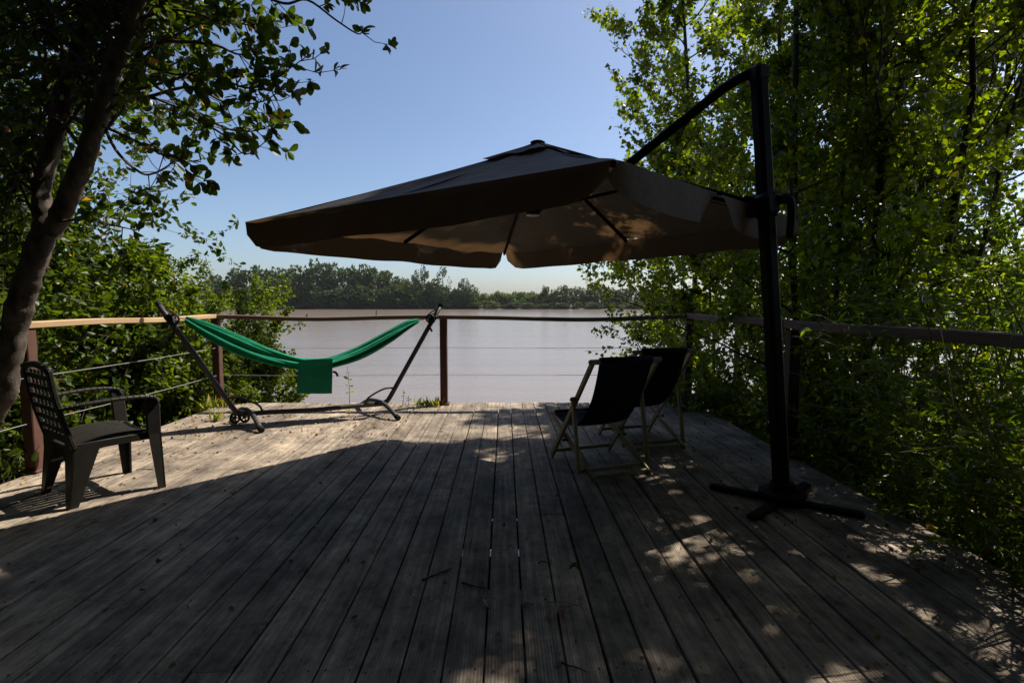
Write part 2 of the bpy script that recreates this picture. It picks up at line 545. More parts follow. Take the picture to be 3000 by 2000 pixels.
while xc < DX1 - .05:
    if xc > DX0 + .05:
        cut = rng.choice([[3.1], [4.0], [4.0], [1.75, 4.9], [4.9], []]) if not (-.5 < xc < .1) else [4.0]
        ends = [DY0] + cut + [DY1 + rng.uniform(-.018, .018)]
        for a, b in zip(ends[:-1], ends[1:]):
            L = round(b - a - .004, 2)
            o = link(bpy.data.objects.new('plank', plank_mesh(L)))
            o.location = (xc + rng.uniform(-.0028, .0028), (a + b) / 2, rng.uniform(-.003, .003) + .0)
            o.rotation_euler = (rng.uniform(-.0004, .0004), rng.uniform(-.012, .012), rng.uniform(-.0008, .0008))
            o.parent = deck
        for yy in ys_j[2:]:
            for dx in (-.042, .042):
                c = Vector((xc + dx + rng.uniform(-.004, .004), yy + rng.uniform(-.008, .008), .0032))
                vs = [c + Vector((.0055 * math.cos(q), .0055 * math.sin(q), 0)) for q in [kk * math.pi / 3 for kk in range(6)]]
                screws.add(vs, [(0, 1, 2, 3, 4, 5)])
    xc += PITCHX
sc = screws.build('screw', M['screw'], deck)
sc['kind'] = 'stuff'

# ------------------------------------------------------------------ railings
RZ = 1.12
def post(parent, x, y, h=RZ - .05, w=.088, m=None, z0=-.35):
    b = MB()
    b.box((x, y, (h + z0) / 2), (w, w, h - z0), None, .006)
    b.box((x, y, .012), (w + .05, w + .05, .018), None, .004)
    return b.build('post', m or M['post'], parent)
def sag_rail(p, q, w, h, m, parent, sag, seed, n=26):
    rr = random.Random(seed)
    ph = rr.uniform(0, 6)
    p, q = Vector(p), Vector(q)
    d = (q - p); side = Vector((d.y, -d.x, 0)).normalized()
    rows = []
    for i in range(n + 1):
        t = i / n
        c = p.lerp(q, t) + Vector((0, 0, -sag * math.sin(math.pi * t) + .006 * math.sin(9 * t + ph))) + side * (.01 * math.sin(5 * t + ph))
        a, hh, bv = w / 2, h, .006
        ring = [(-a + bv, 0), (a - bv, 0), (a, -bv), (a, -hh + bv), (a - bv, -hh), (-a + bv, -hh), (-a, -hh + bv), (-a, -bv)]
        rows.append([c + side * u + Vector((0, 0, z)) for (u, z) in ring] )
    b = MB()
    vs = [v for r_ in rows for v in r_]
    fs = []
    for i in range(n):
        for k_ in range(8):
            j = (k_ + 1) % 8
            fs.append((i * 8 + k_, (i + 1) * 8 + k_, (i + 1) * 8 + j, i * 8 + j))
    fs.append(tuple(range(8))); fs.append(tuple(range(n * 8 + 7, n * 8 - 1, -1)))
    b.add(vs, fs)
    return b.build('top_rail', m, parent)
def wire(parent, p, q, sag=.01, m=None):
    p, q = Vector(p), Vector(q)
    b = MB()
    b.tube([p.lerp(q, i / 8) - Vector((0, 0, sag * math.sin(math.pi * i / 8))) for i in range(9)], .0028, 5)
    return b.build('cable', m or M['wire'], parent)
YB = 6.56
XL, XM, XR = -3.55, -.755, 2.30
back = thing('railing', 'dark brown railing with russet posts and two cables along the river edge', 'railing', (0, YB, 0))
post(back, XL, YB); post(back, XM, YB); post(back, XR, YB, m=M['post_shade'])
sag_rail((XL - .06, YB, RZ), (XM, YB, RZ), .11, .05, M['rail_dark'], back, .022, 1)
sag_rail((XM + .004, YB, RZ), (XR + .06, YB, RZ), .11, .05, M['rail_dark'], back, .030, 2)
for z in (.715, .375):
    wire(back, (XL, YB, z), (XM, YB, z)); wire(back, (XM, YB, z), (XR, YB, z))
left = thing('railing', 'pale ochre side railing behind the plastic armchair, ending at the tree trunk', 'railing', (XL, 3.97, 0))
post(left, XL, 3.97, w=.085)
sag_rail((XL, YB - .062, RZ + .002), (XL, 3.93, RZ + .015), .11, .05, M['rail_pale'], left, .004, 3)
for z in (.715, .375):
    wire(left, (XL + .01, YB - .05, z), (XL + .01, 3.97, z)); wire(left, (XL + .01, 3.97, z), (XL + .01, 1.6, z))
right = thing('railing', 'greyed side railing half buried in bamboo beside the parasol pole', 'railing', (XR, 4.2, 0))
for yy in (4.28, 1.9): post(right, XR + .06, yy, w=.09, h=RZ - .07, m=M['post_shade'])
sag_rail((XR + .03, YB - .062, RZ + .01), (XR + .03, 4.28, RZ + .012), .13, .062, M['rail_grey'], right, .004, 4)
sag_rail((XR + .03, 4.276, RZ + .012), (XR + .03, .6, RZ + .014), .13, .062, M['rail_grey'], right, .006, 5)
for z in (.715, .375):
    wire(right, (XR, YB - .05, z), (XR, 4.28, z), .02, M['wire_shade']); wire(right, (XR, 4.28, z), (XR, .6, z), .02, M['wire_shade'])

# ------------------------------------------------------------------ parasol
def lerp(a, b, t): return a + (b - a) * t
PN, PR, PF, PL = at(1805, 468, 2.25), at(2345, 648, 4.0), at(1476, 742, 5.6), at(716, 652, 3.62)
PEAK = at(1575, 425, 3.9)
PB = Vector((at(2292, 1440, 3.27).x, 3.27, 0))
parasol = thing('cantilever_parasol', 'big square taupe parasol hanging from a dark leaning side pole over the deck', 'parasol', PB)
PT = at(2222, 215, 3.27)
def pole_at(z): return lerp(PB, PT, z / PT.z)
# canopy
corners = [PN, PR, PF, PL]
mbc = MB()
rt = random.Random(3)
for e in range(4):
    A, B = corners[e], corners[(e + 1) % 4]
    rows = []
    for i in range(41):
        a = i / 40
        E = lerp(A, B, a)
        row = []
        for j in range(13):
            b = j / 12 * .93
            p = lerp(E, PEAK, b)
            sag = .055 * abs(math.sin(2 * math.pi * a)) * (1 - b) ** 1.1 * (b + .25) * 1.6
            bow = -.05 * math.sin(math.pi * b)                      # panels hang a little between rim and peak
            wr = (.006 * math.sin(23 * a + 3 * e + 9 * b) + .005 * math.sin(41 * a - 6 * b + e)) * (1 - b)
            row.append(p + Vector((0, 0, -sag * .9 + bow * .4 + wr)))
        rows.append(row)
    mbc.grid(rows)
canopy = mbc.build('canopy', M['canopy'], parasol, smooth=True)
# vent cap and finial
b = MB()
for e in range(4):
    A, B = lerp(corners[e], PEAK, .80), lerp(corners[(e + 1) % 4], PEAK, .80)
    b.grid([[lerp(lerp(A, B, i / 8), PEAK + Vector((0, 0, .012)), j / 4) + Vector((0, 0, .006 + .008 * math.sin(i * 1.7 + e))) for j in range(5)] for i in range(9)])
b.build('vent_cap', M['canopy'], canopy, smooth=True)
b = MB(); b.lathe([(.05, 0), (.055, .008), (.04, .016), (.015, .019)], PEAK + Vector((0, 0, .010)), 14)
b.build('finial', M['black'], parasol, smooth=True)
# valances
CEN = (PN + PR + PF + PL) / 4
def valance(A, B, a0, a1, h, wav, seed, flare=.02, n=28, hfun=None, s0=0.0, s1=0.0):
    out = ((A + B) / 2 - CEN); out.z = 0; out.normalize()
    rr = random.Random(seed); p1, p2 = rr.uniform(0, 6), rr.uniform(0, 6)
    rows = []
    for i in range(n + 1):
        u = i / n
        a = lerp(a0, a1, u)
        E = lerp(A, B, a)
        edge = min(u, 1 - u) * abs(a1 - a0)
        hh = h * (min(1.0, .45 + .55 * math.sqrt(min(1, edge / .05)))) * (1 + .025 * math.sin(17 * a + p1) + .015 * math.sin(31 * a + p2))
        if hfun: hh *= hfun(a)
        row = []
        for j in range(7):
            t = j / 6
            o = flare * t + wav * t * (math.sin(13 * a + p1) + .6 * math.sin(29 * a + p2))
            row.append(lerp(A, B, a + t ** .7 * (s0 * (1 - u) ** 3 + s1 * u ** 3)) + out * o + Vector((0, 0, -hh * t + .002)))
        rows.append(row)
    b = MB(); b.grid(rows)
    return b.build('valance', M['canopy'], canopy, smooth=True)
valance(PL, PN, .004, .99, .188, .016, 5, .012, hfun=lambda a: 1.0 - .25 * max(0, (a - .8) / .2))
valance(PN, PR, .01, .405, .165, .022, 6, -.02, hfun=lambda a: .8 + .3 * math.sin(min(1, a / .3) * 1.5), s1=-.03)
valance(PN, PR, .425, .992, .19, .018, 7, -.01, s0=.035, hfun=lambda a: 1.0 - .5 * max(0, (a - .7) / .3))
valance(PR, PF, .008, .992, .18, .014, 8, .015)
valance(PF, PL, .008, .992, .18, .014, 9, .015)
# ribs: eight, from hub to corners and edge middles, with struts from the lower hub
HUB = at(1562, 612, 3.9)
b = MB(); b.lathe([(.03, .38), (.03, .06), (.06, .05), (.075, .0), (.045, -.03), (.02, -.035)], HUB, 14)
hub = b.build('hub', M['dark_metal'], parasol, smooth=True)
b = MB(); b.lathe([(.05, -.012), (.055, 0.0), (.02, .004)], HUB + Vector((0, 0, -.036)), 14)
b.build('hub_cap', M['light_metal'], hub, smooth=True)
for e in range(4):
    for (tip, w) in ((corners[e], .022), ((corners[e] + corners[(e + 1) % 4]) / 2, .022)):
        top = lerp(tip, PEAK, .95) - Vector((0, 0, .05))
        end = lerp(tip, PEAK, .015) - Vector((0, 0, .02))
        b = MB(); b.bar(top, end, w, .03, bev=.004)
        rib = b.build('rib', M['dark_metal'], parasol)
        jn = lerp(tip, PEAK, .60) - Vector((0, 0, .06))
        b = MB(); b.bar(HUB + (Vector((tip.x, tip.y, HUB.z)) - HUB).normalized() * .05, jn, .018, .022, bev=.003)
        b.build('strut', M['dark_metal'], rib)
# pole, slider, arm, stay
b = MB()
b.bar(pole_at(.09), PT, .088, .088, up=(1, .35, 0), bev=.02)
b.build('pole', M['dark_metal'], parasol)
b = MB()
b.bar(pole_at(.12) + Vector((.0475, -.012, 0)), PT + Vector((.0475, -.012, -.06)), .012, .012, up=(1, 0, 0), bev=.002)
b.build('track', M['light_metal'], parasol)
SZ = 1.86
SP = pole_at(SZ)
b = MB()
b.bar(pole_at(SZ - .07), pole_at(SZ + .08), .135, .135, up=(1, .35, 0), bev=.03)
ad = Vector((PEAK.x - SP.x, PEAK.y - SP.y, 0)).normalized()
b.bar(SP + ad * .02, SP + ad * .17, .07, .13, bev=.02)
cr = Vector((-ad.y, ad.x, 0))
b.tube([SP + ad * .11 - cr * .05, SP + ad * .11 + cr * .05], .062, 14)
b.build('slider', M['black'], parasol)
b = MB()
b.tube(curve([SP - ad * .04 + Vector((.02, -.03, .03)), SP + Vector((.11, -.05, .035)), SP + Vector((.135, -.05, -.03)), SP + Vector((.13, -.05, -.20))], 5), [.03] * 8 + [.026] * 8, 8)
b.build('crank_handle', M['black'], parasol, smooth=True)
arm_top = PEAK + Vector((0, 0, -.005))
b = MB(); b.bar(SP + ad * .12 + Vector((0, 0, .03)), arm_top, .05, .055, bev=.012)
b.build('arm', M['dark_metal'], parasol)
stay_end = lerp(SP + Vector((0, 0, .03)), arm_top, .565) + Vector((0, 0, .02))
b = MB()
b.tube([PT + Vector((.02, -.01, .0)), PT + ad * .03 + Vector((0, 0, .012)), PT + ad * .10 - Vector((0, 0, .012)), PT + ad * .19 - Vector((0, 0, .055)), stay_end], .031, 8)
b.build('stay', M['dark_metal'], parasol, smooth=True)
b = MB(); b.bar(PT - Vector((0, 0, .06)), PT + Vector((0, 0, .045)), .10, .10, up=(1, .35, 0), bev=.02)
b.build('pole_cap', M['black'], parasol)
# crossed base
for dx, dy in ((-.36, .26), (-.33, -.28), (.32, .28), (.36, -.26)):
    b = MB(); b.bar(PB + Vector((0, 0, .02)), PB + Vector((dx, dy, .02)), .06, .03, bev=.006)
    b.build('base_leg', M['dark_metal'], parasol)
b = MB(); b.lathe([(.14, .052), (.14, .075), (.085, .085), (.075, .13), (.06, .135)], PB, 20)
b.build('flange', M['dark_metal'], parasol)

# ------------------------------------------------------------------ hammock and its stand
HL, HR = Vector((-2.68, 5.49, .115)), Vector((-1.445, 5.99, .115))
AX = (HR - HL); AX.z = 0; AXL = AX.length; AX.normalize()
NX = Vector((AX.y, -AX.x, 0))           # towards the camera
def onplane(px, py):
    d = ray(px, py)
    t = (HL - CAM).dot(NX) / d.dot(NX)
    return CAM + d * t
stand = thing('hammock_stand', 'grey steel hammock stand with curved feet near the back railing', 'stand', (HL + HR) / 2 - Vector((0, 0, .115)))
lt, rtp = onplane(460, 886), onplane(1292, 893)
lb, rb = onplane(683, 1192), onplane(1133, 1172)
b = MB(); b.tube([HL - AX * .06, HL + AX * .2, lerp(HL, HR, .5) - Vector((0, 0, .012)), HR - AX * .2, HR + AX * .05], .026, 10)
b.build('base_beam', M['stand_metal'], stand, smooth=True)
for (h, bt, tp, sg) in ((HL, lb, lt, -1), (HR, rb, rtp, 1)):
    b = MB()
    bend = curve([h + AX * sg * .03 + NX * 0, h + AX * sg * .085 + Vector((0, 0, .02)), h + AX * sg * .135 + Vector((0, 0, .07)), lerp(h + AX * sg * .135 + Vector((0, 0, .07)), tp, .25), tp], 4)
    b.tube(bend, .027, 10)
    up = b.build('upright', M['stand_metal'], stand, smooth=True)
    b = MB(); b.tube([tp - (tp - h).normalized() * .03, tp + (tp - h).normalized() * .006], .030, 10)
    b.build('end_cap', M['black'], up)
    d = Vector((.30, -.36, 0)) if sg < 0 else Vector((.295, -.345, 0))
    fpts = [h + d + Vector((0, 0, -.09)), h + d * .82 + Vector((0, 0, -.052)), h + d * .45 + Vector((0, 0, .012)), h + Vector((0, 0, .035)), h - d * .5 + Vector((0, 0, .012)), h - d * .95 + Vector((0, 0, -.065)), h - d * 1.12 + Vector((0, 0, -.09))]
    fpts = [p + Vector((0, 0, 0)) for p in fpts]
    b = MB(); b.tube(curve(fpts, 4), .025, 9)
    foot = b.build('foot', M['stand_metal'], stand, smooth=True)
    b = MB(); b.tube([h + d * 1.03 + Vector((0, 0, -.088)), h + d * .93 + Vector((0, 0, -.072))], .03, 10)
    b.build('foot_cap', M['black'], foot)
    # loop brace between beam and upright
    q = lerp(h + AX * sg * .135 + Vector((0, 0, .07)), tp, .10)
    b = MB(); b.tube(curve([q, q - AX * sg * .13 + Vector((0, 0, -.005)), h - AX * sg * .10 + Vector((0, 0, .085)), h - AX * sg * .14 + Vector((0, 0, .01))], 5), .011, 7)
    b.build('brace', M['stand_metal'], stand, smooth=True)
    # rope tensioner and hook on the upright
    ap = lerp(h, tp, .86)
    b = MB()
    b.bar(ap - (tp - h).normalized() * .05, ap + (tp - h).normalized() * .05, .075, .085, up=NX, bev=.01)
    b.tube([ap - AX * sg * .04 + NX * .05 + Vector((math.cos(q_) * .045, 0, math.sin(q_) * .045)) for q_ in [kk * math.pi / 6 for kk in range(13)]], .011, 6)
    b.tube(curve([ap - AX * sg * .02 + NX * .04, ap - AX * sg * .05 + NX * .05 + Vector((0, 0, -.08)), ap - AX * sg * .02 + NX * .05 + Vector((0, 0, -.15))], 4), .014, 6)
    b.build('tensioner', M['black'], stand)
    b = MB(); b.tube(curve([lerp(h, tp, .97), lerp(h, tp, .94) - AX * sg * .06 + Vector((0, 0, -.01)), ap - AX * sg * .05 + Vector((0, 0, .04)), ap - AX * sg * .03], 4), .007, 6)
    b.build('cord', M['black'], stand)
# transport wheels on the left foot
for off in (0, .09):
    c = HL + Vector((-.16, .05, -.055)) + AX * off
    c.z = .060
    b = MB()
    ring = [c + AX * 0 + NX * (math.cos(q_) * .047) + Vector((0, 0, math.sin(q_) * .047)) for q_ in [kk * math.pi / 10 for kk in range(21)]]
    ring = [c + Vector((math.cos(q_) * .047, 0, math.sin(q_) * .047)) for q_ in [kk * math.pi / 10 for kk in range(21)]]
    b.tube(ring, .0125, 8, caps=False)
    for kk in range(5):
        q_ = kk * 2 * math.pi / 5
        b.bar(c, c + Vector((math.cos(q_) * .045, 0, math.sin(q_) * .045)), .012, .010, up=(0, 1, 0), bev=.002)
    b.tube([c - Vector((0, .02, 0)), c + Vector((0, .02, 0))], .014, 8)
    b.build('wheel', M['black'], stand)

TOPPX = [(541, 926), (600, 943), (700, 980), (790, 1017), (870, 1042), (925, 1048), (975, 1042), (1050, 1012), (1130, 970), (1190, 940), (1224, 933)]
BOTPX = [(545, 944), (612, 990), (705, 1040), (792, 1068), (872, 1081), (926, 1083), (976, 1077), (1055, 1052), (1138, 1006), (1198, 965), (1228, 945)]
TOPC = curve([onplane(*p) for p in TOPPX], 6)
BOTC = curve([onplane(*p) for p in BOTPX], 6)
ham = thing('hammock', 'green cloth hammock slung between the uprights of the grey stand', 'hammock', (TOPC[30] + BOTC[30]) / 2)
b = MB()
rows = []
NT = 110
for i in range(len(TOPC)):
    s = i / (len(TOPC) - 1)
    c = (TOPC[i] + BOTC[i]) / 2
    hh = (TOPC[i] - BOTC[i]).length / 2
    tang = (TOPC[min(i + 1, len(TOPC) - 1)] - TOPC[max(i - 1, 0)]).normalized()
    up = NX.cross(tang); up = up if up.z > 0 else -up
    ww = .03 + .12 * math.sin(math.pi * s) ** .8
    row = []
    for k_ in range(NT + 1):
        th = 2 * math.pi * k_ / NT
        fold = 1.10 - .30 * abs(math.sin(3.5 * th + .9 * math.sin(2.2 * s * math.pi))) ** 3 - .16 * abs(math.sin(5 * th + 3 * s + 1)) ** 5 + .03 * math.sin(21 * th + 9 * s)
        fold *= .95
        cy, cz = math.cos(th) * ww * fold, math.sin(th) * hh * fold
        if math.sin(th) > .2: cz -= .35 * hh * math.sin(math.pi * s) * max(0, 1 - abs(math.cos(th)) * 1.6)   # hollow along the top
        row.append(c + NX * cy + up * cz)
    rows.append(row)
b.grid(rows)
b.build('cloth', M['hammock'], ham, smooth=True)
for (p, h, tp) in ((TOPC[0], HL, lt), (TOPC[-1], HR, rtp)):
    q = lerp(h, tp, .86)
    b = MB()
    for off in (-.012, .0, .012):
        b.tube([p + NX * off - Vector((0, 0, .025)), lerp(p, q, .6) + NX * off * .4, q], .004, 5)
    b.build('rope', M['black'], ham)
pc = [onplane(874, 1050), onplane(971, 1046), onplane(970, 1147), onplane(868, 1147)]
rows = []
for j in range(9):
    t = j / 8
    A, B = lerp(pc[0], pc[3], t), lerp(pc[1], pc[2], t)
    rows.append([lerp(A, B, i / 8) + NX * (.165 - .05 * max(0, t - .4) + .006 * math.sin(i * .9 + j * .4)) for i in range(9)])
b = MB(); b.grid(rows)
back_rows = [[p - NX * .016 for p in reversed(r_)] for r_ in rows]
b.grid(back_rows)
b.grid([rows[-1], [p - NX * .016 for p in rows[-1]]])
b.grid([[r_[0] for r_ in rows], [r_[0] - NX * .016 for r_ in rows]]); b.grid([[r_[-1] for r_ in rows], [r_[-1] - NX * .016 for r_ in rows]])
b.build('pouch', M['pouch'], ham, smooth=False)
b = MB(); q = onplane(972, 1084) + NX * .15
b.tube(curve([q, q + AX * .03 + Vector((0, 0, -.01)), q + AX * .05 + Vector((0, 0, -.05))], 4), .012, 6)
b.build('drawstring', M['black'], ham)

# ------------------------------------------------------------------ folding deckchairs
def deckchair(label, loc, rz):
    root = thing('deckchair', label, 'deckchair', loc, rz, 'folding deckchairs')
    def P(u, v, z): return Vector((u, v, z))      # u across, v forward, z up
    def mk(name, fn, parent=root, m=M['chair_wood'], smooth=False):
        b_ = MB(); fn(b_); return b_.build(name, m, parent, smooth, world=False)
    A0, A1 = (.64, .02), (-.04, .86)
    B0, B1 = (0.0, .02), (.72, .345)
    for s in (-1, 1):
        mk('back_frame', lambda b_: b_.bar(P(s * .265, A0[0], A0[1]), P(s * .265, A1[0], A1[1]), .024, .045, up=(0, 1, 1), bev=.006, ext=.01))
        mk('seat_frame', lambda b_: b_.bar(P(s * .233, B0[0], B0[1]), P(s * .233, B1[0], B1[1]), .024, .045, bev=.006, ext=.02))
        c1 = (lerp(A0[0], A1[0], .64), lerp(A0[1], A1[1], .64))
        mk('prop', lambda b_: b_.bar(P(s * .295, c1[0], c1[1]), P(s * .295, .10, .045), .024, .040, up=(0, 1, 0), bev=.006, ext=.02))
        mk('bolt', lambda b_: b_.tube([P(s * .25, c1[0], c1[1]), P(s * .315, c1[0], c1[1])], .012, 8), m=M['black'])
        # pivot where back frame and seat frame cross
        mk('bolt', lambda b_: b_.tube([P(s * .215, .40, .205), P(s * .285, .40, .205)], .010, 8), m=M['black'])
    mk('top_bar', lambda b_: b_.bar(P(-.285, A1[0], A1[1]), P(.285, A1[0], A1[1]), .036, .036, bev=.010, ext=.012))
    mk('front_bar', lambda b_: b_.bar(P(-.245, B1[0], B1[1]), P(.245, B1[0], B1[1]), .03, .03, bev=.009))
    mk('stretcher', lambda b_: b_.bar(P(-.25, .61, .065), P(.25, .61, .065), .022, .030, bev=.005))
    mk('stretcher', lambda b_: b_.bar(P(-.30, .10, .05), P(.30, .10, .05), .022, .030, bev=.005))
    mk('stretcher', lambda b_: b_.bar(P(-.24, .015, .027), P(.24, .015, .027), .022, .030, bev=.005))
    rows = []
    for i in range(25):
        t = i / 24
        p0, p1, p2 = Vector((0, -.045, .875)), Vector((0, .19, .13)), Vector((0, .735, .36))
        c = p0 * (1 - t) ** 2 + p1 * 2 * t * (1 - t) + p2 * t * t
        w = .215 - .015 * math.sin(math.pi * t)
        rows.append([c + Vector((lerp(-w, w, k_ / 8), 0, -.012 * (1 - (k_ / 4 - 1) ** 2) * math.sin(math.pi * t))) for k_ in range(9)])
    def sling(b_):
        b_.grid(rows)
        b_.grid([[p + Vector((0, -.004, -.004)) for p in reversed(r_)] for r_ in rows])
    sl_ = mk('sling', sling, m=M['navy'], smooth=True)
    mk('hem', lambda b_: b_.tube([(-.21, -.042, .866), (.21, -.042, .866)], .026, 10), parent=sl_, m=M['navy'], smooth=True)
    mk('hem', lambda b_: b_.tube([(-.2, .728, .352), (.2, .728, .352)], .022, 10), parent=sl_, m=M['navy'], smooth=True)
    return root
deckchair('front deckchair with pale wooden frame and navy canvas, nearest the parasol base', (.85, 3.76, .0), R(19))
deckchair('second navy canvas deckchair, half hidden behind the first, close to the corner post', (1.335, 4.46, .0), R(15))

# ------------------------------------------------------------------ plastic armchair
def armchair(loc, rz):
    root = thing('armchair', 'dark plastic garden armchair with lattice back, beside the tree on the sunny deck', 'chair', loc, rz)
    mt = M['resin']
    def mk(name, fn, parent=root, smooth=False):
        b_ = MB(); fn(b_); return b_.build(name, mt, parent, smooth, world=False)
    # x forward, y to the sitter's left
    def seat_z(x): return .405 + .02 * math.sin((x + .2) / .42 * math.pi * .9) - (.05 * max(0, (x - .17) / .07) ** 2) - .015 * max(0, (-.05 - x) / .15)
    xs_ = [-.21 + i * .455 / 14 for i in range(15)]
    def seat(b_):
        n = 9
        for k_ in range(n):
            y0 = -.245 + k_ * .49 / n; y1 = y0 + .49 / n - .008
            rows = []
            for x in xs_:
                wq = 1 + .10 * (x + .21)
                dz = lambda yy: -.018 * (1 - (yy / .25) ** 2)
                a, c = y0 * wq, y1 * wq
                z = seat_z(x)
                rows.append([Vector((x, a, z + dz(a))), Vector((x, c, z + dz(c))), Vector((x, c, z + dz(c) - .014)), Vector((x, a, z + dz(a) - .014)), Vector((x, a, z + dz(a)))])
            b_.grid(rows)
        for x in (-.205, .13, .235):
            z = seat_z(x) - .028
            b_.box((x + .005, 0, z), (.05, .50 * (1 + .1 * (x + .2)), .022), None, .004)
        for s in (-1, 1):
            b_.bar((-.215, s * .245, .375), (.235, s * .268, .375), .018, .05, bev=.004)
        b_.bar((.238, -.265, .352), (.238, .265, .352), .016, .055, bev=.006)
    mk('seat', seat)
    # back: two stiles, top rail and a lattice
    def bp(y, t): return Vector((-.215 - .095 * t - .012 * math.sin(math.pi * t), y * (1 - .04 * t), .37 + .495 * t))
    for s in (-1, 1):
        mk('stile', lambda b_: [b_.bar(bp(s * .242, i / 8), bp(s * .242, (i + 1) / 8), .05, .026, up=(1, 0, .28), bev=.006, ext=.004) for i in range(8)])
    mk('top_rail', lambda b_: b_.tube(curve([bp(-.25, 1.0), bp(-.13, 1.035), bp(0, 1.05), bp(.13, 1.035), bp(.25, 1.0)], 4), .021, 8), smooth=True)
    mk('lower_rail', lambda b_: b_.bar(bp(-.22, .10), bp(.22, .10), .014, .05, bev=.004))
    for k_ in range(6):
        t = .22 + k_ * .135
        mk('lattice_slat', lambda b_: b_.bar(bp(-.225, t), bp(.225, t), .010, .030, bev=.003))
    for k_ in range(5):
        yy = -.148 + k_ * .074
        mk('lattice_slat', lambda b_: [b_.bar(bp(yy, .09 + i * .148) + Vector((.008, 0, 0)), bp(yy, .09 + (i + 1) * .148) + Vector((.008, 0, 0)), .030, .010, up=(1, 0, .28), bev=.003) for i in range(6)])
    # arms curve out from the stiles, then turn down to the front legs
    for s in (-1, 1):
        def arm(b_):
            pts = curve([bp(s * .25, .52), Vector((-.16, s * .285, .645)), Vector((.05, s * .305, .655)), Vector((.20, s * .30, .640)), Vector((.232, s * .296, .60))], 5)
            for p, q in zip(pts[:-1], pts[1:]):
                b_.bar(p, q, .052, .022, bev=.006, ext=.003)
            b_.bar(Vector((.205, s * .296, .63)), Vector((.215, s * .270, .36)), .026, .085, up=(1, 0, 0), bev=.006)
        mk('arm', arm)
    def leg(b_, top, bot, wt, wb, inx, iny):
        top, bot = Vector(top), Vector(bot)
        for axis in (0, 1):
            d = Vector((inx, 0, 0)) if axis == 0 else Vector((0, iny, 0))
            th = Vector((0, iny, 0)) if axis == 0 else Vector((inx, 0, 0))
            vs = []
            for (p, w) in ((top, wt), (bot, wb)):
                vs += [p, p + d * w, p + d * w + th * .012, p + th * .012]
            b_.add(vs, [(0, 1, 2, 3), (7, 6, 5, 4), (0, 4, 5, 1), (1, 5, 6, 2), (2, 6, 7, 3), (3, 7, 4, 0)])
    for s in (-1, 1):
        mk('leg', lambda b_: leg(b_, (.255, s * .285, .385), (.262, s * .300, 0), .075, .045, -1, -s))
        mk('leg', lambda b_: leg(b_, (-.225, s * .262, .395), (-.265, s * .258, 0), .15, .05, 1, -s))
    return root
armchair((-2.74, 3.57, .0), R(55))

# ------------------------------------------------------------------ plants
def grow(mbt, twigs, p, d, L, r, depth, rr, spread=.6, up=.15, nch=(5, 7), wob=.16, minr=.0025, child=.55, first=.25, keep=None):
    n = max(3, int(4 + depth))
    pts = [p.copy()]
    d = d.normalized()
    for i in range(n):
        d = (d + Vector((rr.gauss(0, wob), rr.gauss(0, wob), rr.gauss(0, wob) + up * .25))).normalized()
        nx = pts[-1] + d * (L / n)
        if keep and not keep(nx): break
        pts.append(nx)
    if len(pts) < 3: return
    n = len(pts) - 1
    rad = [max(minr, r * (1 - .75 * i / n)) for i in range(n + 1)]
    mbt.tube(pts, rad, 8 if r > .04 else (5 if r > .012 else 3), caps=False)
    if depth == 0:
        twigs.append(pts)
        return
    k_ = rr.randint(*nch)
    for j in range(k_):
        t = first + (1 - first) * (j + rr.random() * .8) / k_
        f = t * n; i = min(n - 1, int(f))
        q = pts[i].lerp(pts[i + 1], f - i)
        dd = (pts[i + 1] - pts[i]).normalized()
        rv = Vector((rr.gauss(0, 1), rr.gauss(0, 1), rr.gauss(0, 1)))
        rv = (rv - dd * rv.dot(dd)).normalized()
        nd_ = (dd * (1 - spread) + rv * spread + Vector((0, 0, up))).normalized()
        grow(mbt, twigs, q, nd_, L * child * rr.uniform(.7, 1.25) * (1.1 - .45 * t), rad[i] * .6, depth - 1, rr, spread, up, nch, wob, minr, child, .2, keep)
    twigs.append(pts[-3:])

def leaf_twigs(lv, twigs, per, size, rr, droop=.4, jit=.03, keep=None):
    for pts in twigs:
        n = rr.randint(max(1, int(per * .7)), int(per * 1.3))
        for _ in range(n):
            f = rr.random() * (len(pts) - 1); i = int(f)
            q = pts[i].lerp(pts[min(i + 1, len(pts) - 1)], f - i)
            q = q + Vector((rr.gauss(0, jit), rr.gauss(0, jit), rr.gauss(0, jit)))
            if keep and not keep(q): continue
            a = Vector((rr.gauss(0, 1), rr.gauss(0, 1), rr.gauss(0, .8) - droop))
            if a.length < .05: continue
            lv.add(q, a, size * rr.uniform(.65, 1.25))

